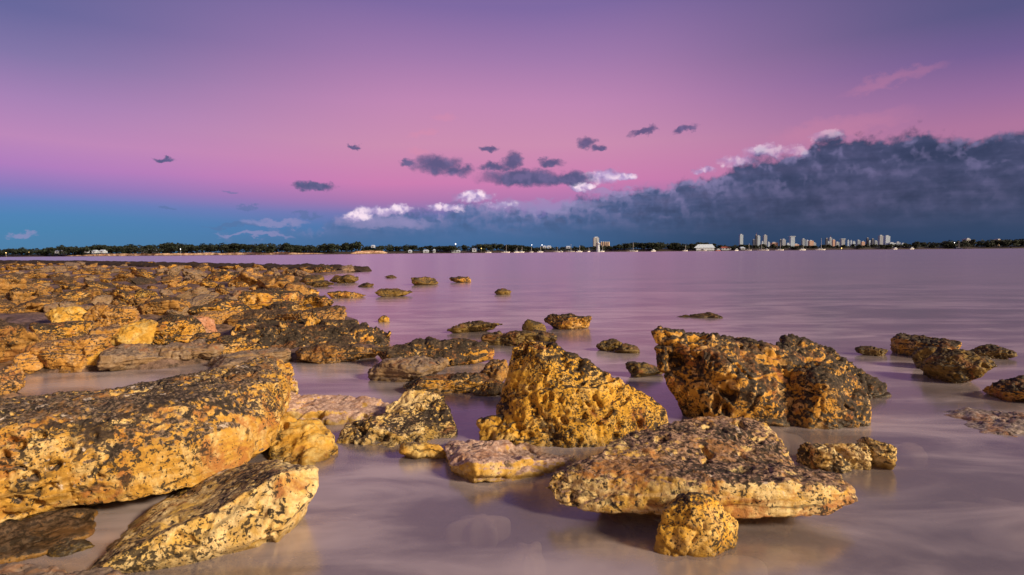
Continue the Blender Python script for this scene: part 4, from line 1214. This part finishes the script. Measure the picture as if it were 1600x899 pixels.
for px, w, h, lab, b_ in ((88, 7, 3.0, 'small white house above the far left shore, left of a pair', 396), (98, 5.5, 4.5, 'narrow white house, right of a pair on the far left shore', 396.5),
                          (135, 9, 2.6, 'low white house with pale roof, first in the row of three', 395.5), (146, 7, 3.0, 'white house in the middle of the row of three', 396), (158, 9, 2.8, 'wide white house, last in the row of three', 395.5),
                          (225, 12, 2.8, 'long pale house above the long cliff', 395), (241, 9, 3.2, 'pale house right of the long pale one above the cliff', 395),
                          (665, 10, 2.4, 'long low white building at the water edge right of the sandy cliff', 395), (678, 4, 3.4, 'small white hut beside the long low white building', 395),
                          (712, 16, 2.2, 'long row of white boat sheds on the far shore', 395), (741, 8, 4.0, 'square white building beside a street light', 394),
                          (640, 6, 2.2, 'tiny white building near the sandy cliff', 395), (1135, 18, 3.0, 'low white building with a red roof behind the moored boats', 391)):
    house(px, w * 0.62, h * 0.85, lab, 'white', 'redroof' if px == 1135 else 'roof', base_px=b_)
for px, lab, w, pyb in ((851, 'white roof showing above the trees, left of three', 4, 387), (858, 'white roof showing above the trees, middle of three', 5.5, 387), (888, 'small white roof above the trees left of the silos', 5, 387.5),
                        (1161, 'white roof above the trees left of the first tower', 5, 389), (582, 'white roof glinting over the trees above the sandy cliff', 3.5, 386)):
    house(px, w, 1.6, lab, 'white', 'roof', dy=3.5, base_px=pyb + 1)

# dome-roofed hall
x, y = far_pt(1102, 4)
t = empty('hall', x, y, P(1102, 389, y).z)
bm = bmesh.new(); box(bm, -11, 11, 0, 12, -2, 1.2); bm_obj('wall', bm, M['white'], t)
bm = bmesh.new()
vs = [bm.verts.new(c) for c in ((-14, -.6, 1.2), (12, -.6, 1.2), (12, 12.6, 1.2), (-14, 12.6, 1.2), (-8, 3, 5.4), (9.5, 3, 5.6), (9.5, 9, 5.6), (-8, 9, 5.4))]
for f in ((3, 2, 1, 0), (4, 5, 6, 7), (0, 1, 5, 4), (1, 2, 6, 5), (2, 3, 7, 6), (3, 0, 4, 7)): bm.faces.new([vs[i] for i in f])
bm_obj('roof', bm, M['roof'], t)
tag(t, 'wide hall with a big white sloping roof among the trees left of the city', 'hall')

# white tower and silos
x, y = far_pt(934.5, -2)
t = empty('lighthouse', x, y, -0.2)
bm = bmesh.new(); cyl(bm, 0, 0, 0, 9.5, 2.4, 1.5, 16); bm_obj('tower', bm, M['white'], t, smooth=False)
bm = bmesh.new(); cyl(bm, 0, 0, 9.5, 11.0, 2.6, 2.6, 16); bm_obj('gallery', bm, M['grey_wall'], t)
bm = bmesh.new(); cyl(bm, 0, 0, 11.0, 12.4, 1.4, 1.0, 12); bm_obj('lantern', bm, M['roof'], t)
tag(t, 'stout white harbour tower standing at the far waterline in front of the silos', 'lighthouse')

x, y = far_pt(932, 60)
t = empty('apartment_tower', x, y, 2)
zt = P(932, 371.5, y).z - 2
bm = bmesh.new(); box(bm, -3.8, 3.4, 0, 8, 0, zt); bm_obj('wall', bm, M['grey_wall'], t)
bm = bmesh.new(); box(bm, -2.2, 2.2, 1.5, 6, zt, zt + 1.2); bm_obj('roof', bm, M['roof'], t)
bm = bmesh.new(); box(bm, 0.2, 3.0, -.3, 0, 3, zt - 1); bm_obj('balcony', bm, M['white'], t)
tag(t, 'pale grey tall block left of the row of silos', 'building')
for i in range(5):
    px = 939.5 + i * 2.9
    x, y = far_pt(px, 60)
    t = empty('silo', x, y, 2)
    zt = P(px, 378.5, y).z - 2
    bm = bmesh.new(); cyl(bm, 0, 0, 0, zt, 1.12, 1.12, 14); bm_obj('drum', bm, M['cream_wall'], t, smooth=False)
    bm = bmesh.new(); cyl(bm, 0, 0, zt, zt + .7, 1.2, 0.5, 14); bm_obj('cap', bm, M['white'], t)
    tag(t, ('leftmost', 'second', 'middle', 'fourth', 'rightmost')[i] + ' of five cream storage silos above the trees', 'silo', 'cream silos in a row')


# city towers
def facade(name, wall, glass, fh=3.4, fw=4.0):
    m, q = mat_new(name)
    ob = q.n('ShaderNodeTexCoord').outputs['Object']
    s_ = q.n('ShaderNodeSeparateXYZ'); q.put(s_.inputs[0], ob)
    fz = q.m('FRACT', q.m('DIVIDE', s_.outputs[2], fh)); fx = q.m('FRACT', q.m('DIVIDE', q.m('ADD', s_.outputs[0], s_.outputs[1]), fw))
    win = q.m('MULTIPLY', q.m('GREATER_THAN', fz, 0.45), q.m('GREATER_THAN', fx, 0.35))
    p = q.n('ShaderNodeBsdfPrincipled'); q.put(p.inputs['Base Color'], q.mix(win, (*wall, 1), (*glass, 1)))
    q.put(p.inputs['Roughness'], q.m('SUBTRACT', 0.6, q.m('MULTIPLY', win, 0.4)))
    q.put(q.n('ShaderNodeOutputMaterial').inputs[0], p.outputs[0])
    return m


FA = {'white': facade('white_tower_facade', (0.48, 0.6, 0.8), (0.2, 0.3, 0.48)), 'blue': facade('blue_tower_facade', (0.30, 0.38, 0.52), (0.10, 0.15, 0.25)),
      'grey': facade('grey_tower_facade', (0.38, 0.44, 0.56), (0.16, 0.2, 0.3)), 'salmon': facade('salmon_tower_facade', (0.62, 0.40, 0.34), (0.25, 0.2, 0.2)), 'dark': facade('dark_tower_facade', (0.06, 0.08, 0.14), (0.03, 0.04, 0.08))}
towers = [(1158.5, 5.0, 367, 'white', 'slim bright white tower standing alone at the left end of the city', 0),
          (1178, 3.0, 375, 'dark', 'short dark block left of the masted tower', 0), (1182, 3.0, 368, 'dark', 'dark tower carrying a red mast', 1), (1185.5, 4.4, 369, 'white', 'white tower fused to the right of the masted dark tower', 0),
          (1196, 5.0, 368, 'grey', 'grey-white tower between the masted tower and a gap', 0), (1191.5, 2.6, 378, 'white', 'little white block at the foot of the grey-white tower', 0), (1201.5, 3, 379, 'white', 'little white block right of the grey-white tower', 0),
          (1211, 9, 379.5, 'salmon', 'low salmon block in the first gap of the skyline', 0), (1220, 2.6, 375, 'dark', 'thin dark tower next to a pale green one', 0), (1225, 5.4, 374.5, 'grey', 'pale green-grey tower in the left third of the skyline', 0),
          (1232, 5, 381, 'white', 'low white roofline between two towers', 0), (1238.5, 6.4, 370, 'white', 'tall white tower with an overhanging flat top', 2), (1245, 7, 382, 'salmon', 'low reddish block right of the flat-topped tower', 0),
          (1256, 5, 374, 'blue', 'blue-grey stepped tower in the middle cluster', 0), (1262, 4, 376, 'white', 'white block in the middle cluster', 0), (1268, 6.4, 376.5, 'salmon', 'salmon and white tower ending the middle cluster', 0),
          (1273, 4, 380, 'grey', 'low grey block after the salmon tower', 0), (1292, 3, 373, 'dark', 'thin dark tower by the white central block', 0), (1294, 5.4, 378, 'white', 'white central block below a pinkish tower', 0),
          (1298, 4, 372, 'grey', 'pinkish grey tower with a small spike, centre of the skyline', 1), (1303, 3.4, 375, 'salmon', 'pale pink tower right of the spiked tower', 0), (1309, 5, 379, 'grey', 'low grey block right of the pink tower', 0),
          (1317.5, 5.4, 374, 'grey', 'green-grey tower with a rounded white cap', 2), (1325.5, 2.6, 376, 'white', 'first thin white slab of three', 0), (1330, 2.4, 376.5, 'white', 'second thin white slab of three', 0), (1334.5, 3.6, 378, 'white', 'third and widest white slab of three', 0),
          (1342, 4.6, 376, 'blue', 'light blue tower left of a salmon block', 0), (1349, 5, 378, 'salmon', 'salmon block left of the dark twin towers', 0), (1356, 3, 372.5, 'dark', 'left one of the dark twin towers', 0),
          (1360, 6.4, 377, 'white', 'bright white angular building at the foot of the dark twins', 0), (1364, 3.4, 374, 'dark', 'right one of the dark twin towers', 0), (1369, 4, 377, 'blue', 'small blue block right of the dark twins', 0),
          (1377, 5.4, 368.5, 'grey', 'tall grey-white tower, left of the tallest pair at the right', 0), (1387, 7, 369, 'white', 'tall white tower, right of the tallest pair', 0),
          (1382, 5, 374, 'blue', 'blue link building between the tallest pair', 0), (1395, 10, 380, 'white', 'wide low bright building right of the tallest pair', 0), (1404, 6, 379, 'blue', 'low blue building trailing off right of the skyline', 0),
          (1412, 6, 381, 'white', 'last low white building of the skyline', 0)]
CY = 2500.0
for i, (px, w, yt, fm, lab, topk) in enumerate(towers):
    cyy = CY + (i % 5) * 30
    b = P(px, 388, cyy)
    zt = P(px, yt, cyy).z
    t = empty('tower_block', b.x, cyy, 4.0)
    wm2 = w * cyy / F
    h = zt - 4.0
    bm = bmesh.new(); box(bm, -wm2 / 2, wm2 / 2, 0, wm2 * .9, 0, h); bm_obj('wall', bm, FA[fm], t)
    if topk == 2:
        bm = bmesh.new(); box(bm, -wm2 * .66, wm2 * .66, -1.5, wm2, h, h + 2.5); bm_obj('roof', bm, M['roof'], t)
    else:
        bm = bmesh.new(); box(bm, -wm2 * .28, wm2 * .22, wm2 * .2, wm2 * .6, h, h + 3.4); bm_obj('plant_room', bm, M['white' if fm != 'dark' else 'grey_wall'], t)
    if topk == 1:
        bm = bmesh.new(); cyl(bm, 0, wm2 * .3, h, h + 12, 0.9, 0.3, 6); bm_obj('mast', bm, M['redroof'], t)
    tag(t, lab, 'tower block', 'distant city towers')
for px, w, yt, lab in ((1513, 6, 373.5, 'dark apartment block with a pale roof on the dark headland'), (1561, 5, 374.5, 'cream apartment block on the dark headland near the right border')):
    x, y = far_pt(px, 62); zt = P(px, yt, y).z
    t = empty('apartment_block', x, y, 2); w = w * y / F
    bm = bmesh.new(); box(bm, -w / 2, w / 2, 0, 8, 0, zt - 2); bm_obj('wall', bm, M['grey_wall' if px < 1540 else 'cream_wall'], t)
    bm = bmesh.new(); box(bm, -w / 4, w / 3, 1, 6, zt - 2, zt - 1); bm_obj('roof', bm, M['white'], t)
    tag(t, lab, 'building')

# street lights
def glow(name, col, st):
    m, q = mat_new(name); e = q.n('ShaderNodeEmission'); e.inputs[0].default_value = (*col, 1); e.inputs[1].default_value = st
    q.put(q.n('ShaderNodeOutputMaterial').inputs[0], e.outputs[0]); return m


G1, G2 = glow('warm_lamp', (1, .62, .2), 5), glow('white_lamp', (1, .95, .9), 5)
for px, py, mt, lab in ((9, 395.3, G1, 'warm street light at the far left border of the shore'), (45, 394.5, G1, 'warm street light between the left border and the white houses'), (282, 389.5, G2, 'pale light among the trees above the long cliff'), (752, 388.5, G1, 'warm street light beside the square white building'),
                        (519, 382.8, G2, 'small white light above the trees over the end of the long cliff'), (712, 381.5, G2, 'bright round white light above the trees, right of the sandy cliff'), (831, 383, G2, 'white light on the treetops above the boats, left of a pair'), (847, 383, G2, 'white light on the treetops above the boats, right of a pair'),
                        (1315, 388, G1, 'orange light on the shoreline under the city'), (1491, 379.5, G2, 'white light on the dark headland')):
    x, y = far_pt(px, 2 if py > 384 else 20); z = P(px, py, y).z
    t = empty('street_light', x, y, 0.5)
    bm = bmesh.new(); cyl(bm, 0, 0, 0, z - 0.5, .14, .09, 6); bm_obj('pole', bm, M['mast'], t)
    bm = bmesh.new(); bmesh.ops.create_icosphere(bm, subdivisions=2, radius=.62 if px == 712 else .42, matrix=Matrix.Translation((0, 0, z - 0.5))); bm_obj('lamp', bm, mt, t)
    tag(t, lab, 'street light')


# boats
def boat(px, L, mast, label, hull='hull', dy=-30, cabin=True):
    x, y = far_pt(px, dy)
    t = empty('sailing_boat' if mast else 'motor_boat', x, y, 0, random.uniform(-.5, .5))
    bm = bmesh.new()
    secs = [(-.5, .30, .9), (-.25, .42, .85), (.1, .42, .9), (.35, .25, 1.05), (.5, .02, 1.3)]
    ring = []
    for (u, hw, sh) in secs:
        w = hw * L * .38
        ring.append([bm.verts.new(c) for c in ((u * L, -w, sh), (u * L * .95, -w * .6, 0.0), (u * L * .9, 0, -.35), (u * L * .95, w * .6, 0.0), (u * L, w, sh))])
    for a, b in zip(ring, ring[1:]):
        for j in range(4): bm.faces.new((a[j], b[j], b[j + 1], a[j + 1]))
        bm.faces.new((a[4], b[4], b[0], a[0]))
    bm.faces.new(ring[0])
    bm_obj('hull', bm, M[hull], t)
    if cabin:
        bm = bmesh.new(); box(bm, -.22 * L, .2 * L, -.1 * L, .1 * L, .85, 1.7 if mast else 2.4, .15); bm_obj('cabin', bm, M['white'], t)
        bm = bmesh.new(); box(bm, -.16 * L, .12 * L, -.1 * L - .03, -.1 * L + .2, 1.15, 1.45 if mast else 1.95); bm_obj('window', bm, M['glass'], t)
    if mast:
        bm = bmesh.new(); cyl(bm, .08 * L, 0, .9, mast, .16, .12, 6); bm_obj('mast', bm, M['mast'], t)
        bm = bmesh.new(); box(bm, -.36 * L, .06 * L, -.12, .12, 2.3, 2.65); bm_obj('boom', bm, M['navy'], t)
    tag(t, label, 'boat', 'boats moored off the far shore')


boats = [(763, 7, 0, 'small white boat moored below the warm street light'), (790, 10, 9.5, 'white yacht with a tall mast, first on the left of the moored fleet'), (807, 7, 6, 'small yacht second from the left of the moored fleet'), (815, 7, 6.5, 'small yacht third from the left of the moored fleet'),
         (830, 5, 7, 'thin little yacht between two wider ones in the fleet'), (844, 8, 8, 'broad bright hulled yacht left of the fleet centre'), (870, 8, 6.5, 'yacht with a low mast at the fleet centre'), (877, 4, 0, 'tiny dinghy right beside the fleet-centre yacht'),
         (891, 11, 9.5, 'long bright yacht left of the white tower'), (905, 9, 8, 'dim yacht with a thin mast left of the white tower'), (920, 4, 5, 'tiny yacht close left of the white tower'), (941, 6, 8, 'yacht moored just right of the white tower'),
         (988, 13, 11, 'large twin-masted looking yacht alone right of the silos'), (1021, 7, 0, 'white motor boat between the large yacht and the hall'), (1070.5, 6, 7, 'small yacht left of the hall with the white roof'), (1098, 9, 0, 'white motor boat below the hall with the white roof'),
         (1122, 8, 0, 'reddish motor boat in front of the red roofed building'), (1151, 6, 0, 'low pale motor boat right of the red roofed building'), (1169.5, 7, 8, 'yacht below the lone white tower block'), (1189, 8, 8, 'yacht below the masted tower'), (1198, 5, 0, 'tiny boat below the grey-white tower'),
         (1218, 9, 9, 'yacht with a part-furled sail below the thin dark tower'), (1254, 9, 10, 'yacht with a tall mast below the middle cluster of towers'), (1282, 11, 13, 'tallest masted yacht, under the skyline gap'),
         (1399, 8, 0, 'white boat below the wide bright building'), (1425, 6, 0, 'small pale boat at the foot of the wood right of the city'), (1497, 8, 9, 'dark hulled yacht off the dark headland')]
for px, L, mast, lab in boats:
    boat(px, L, mast, lab, hull='navy' if px == 1497 else 'redroof' if px == 1122 else 'hull')
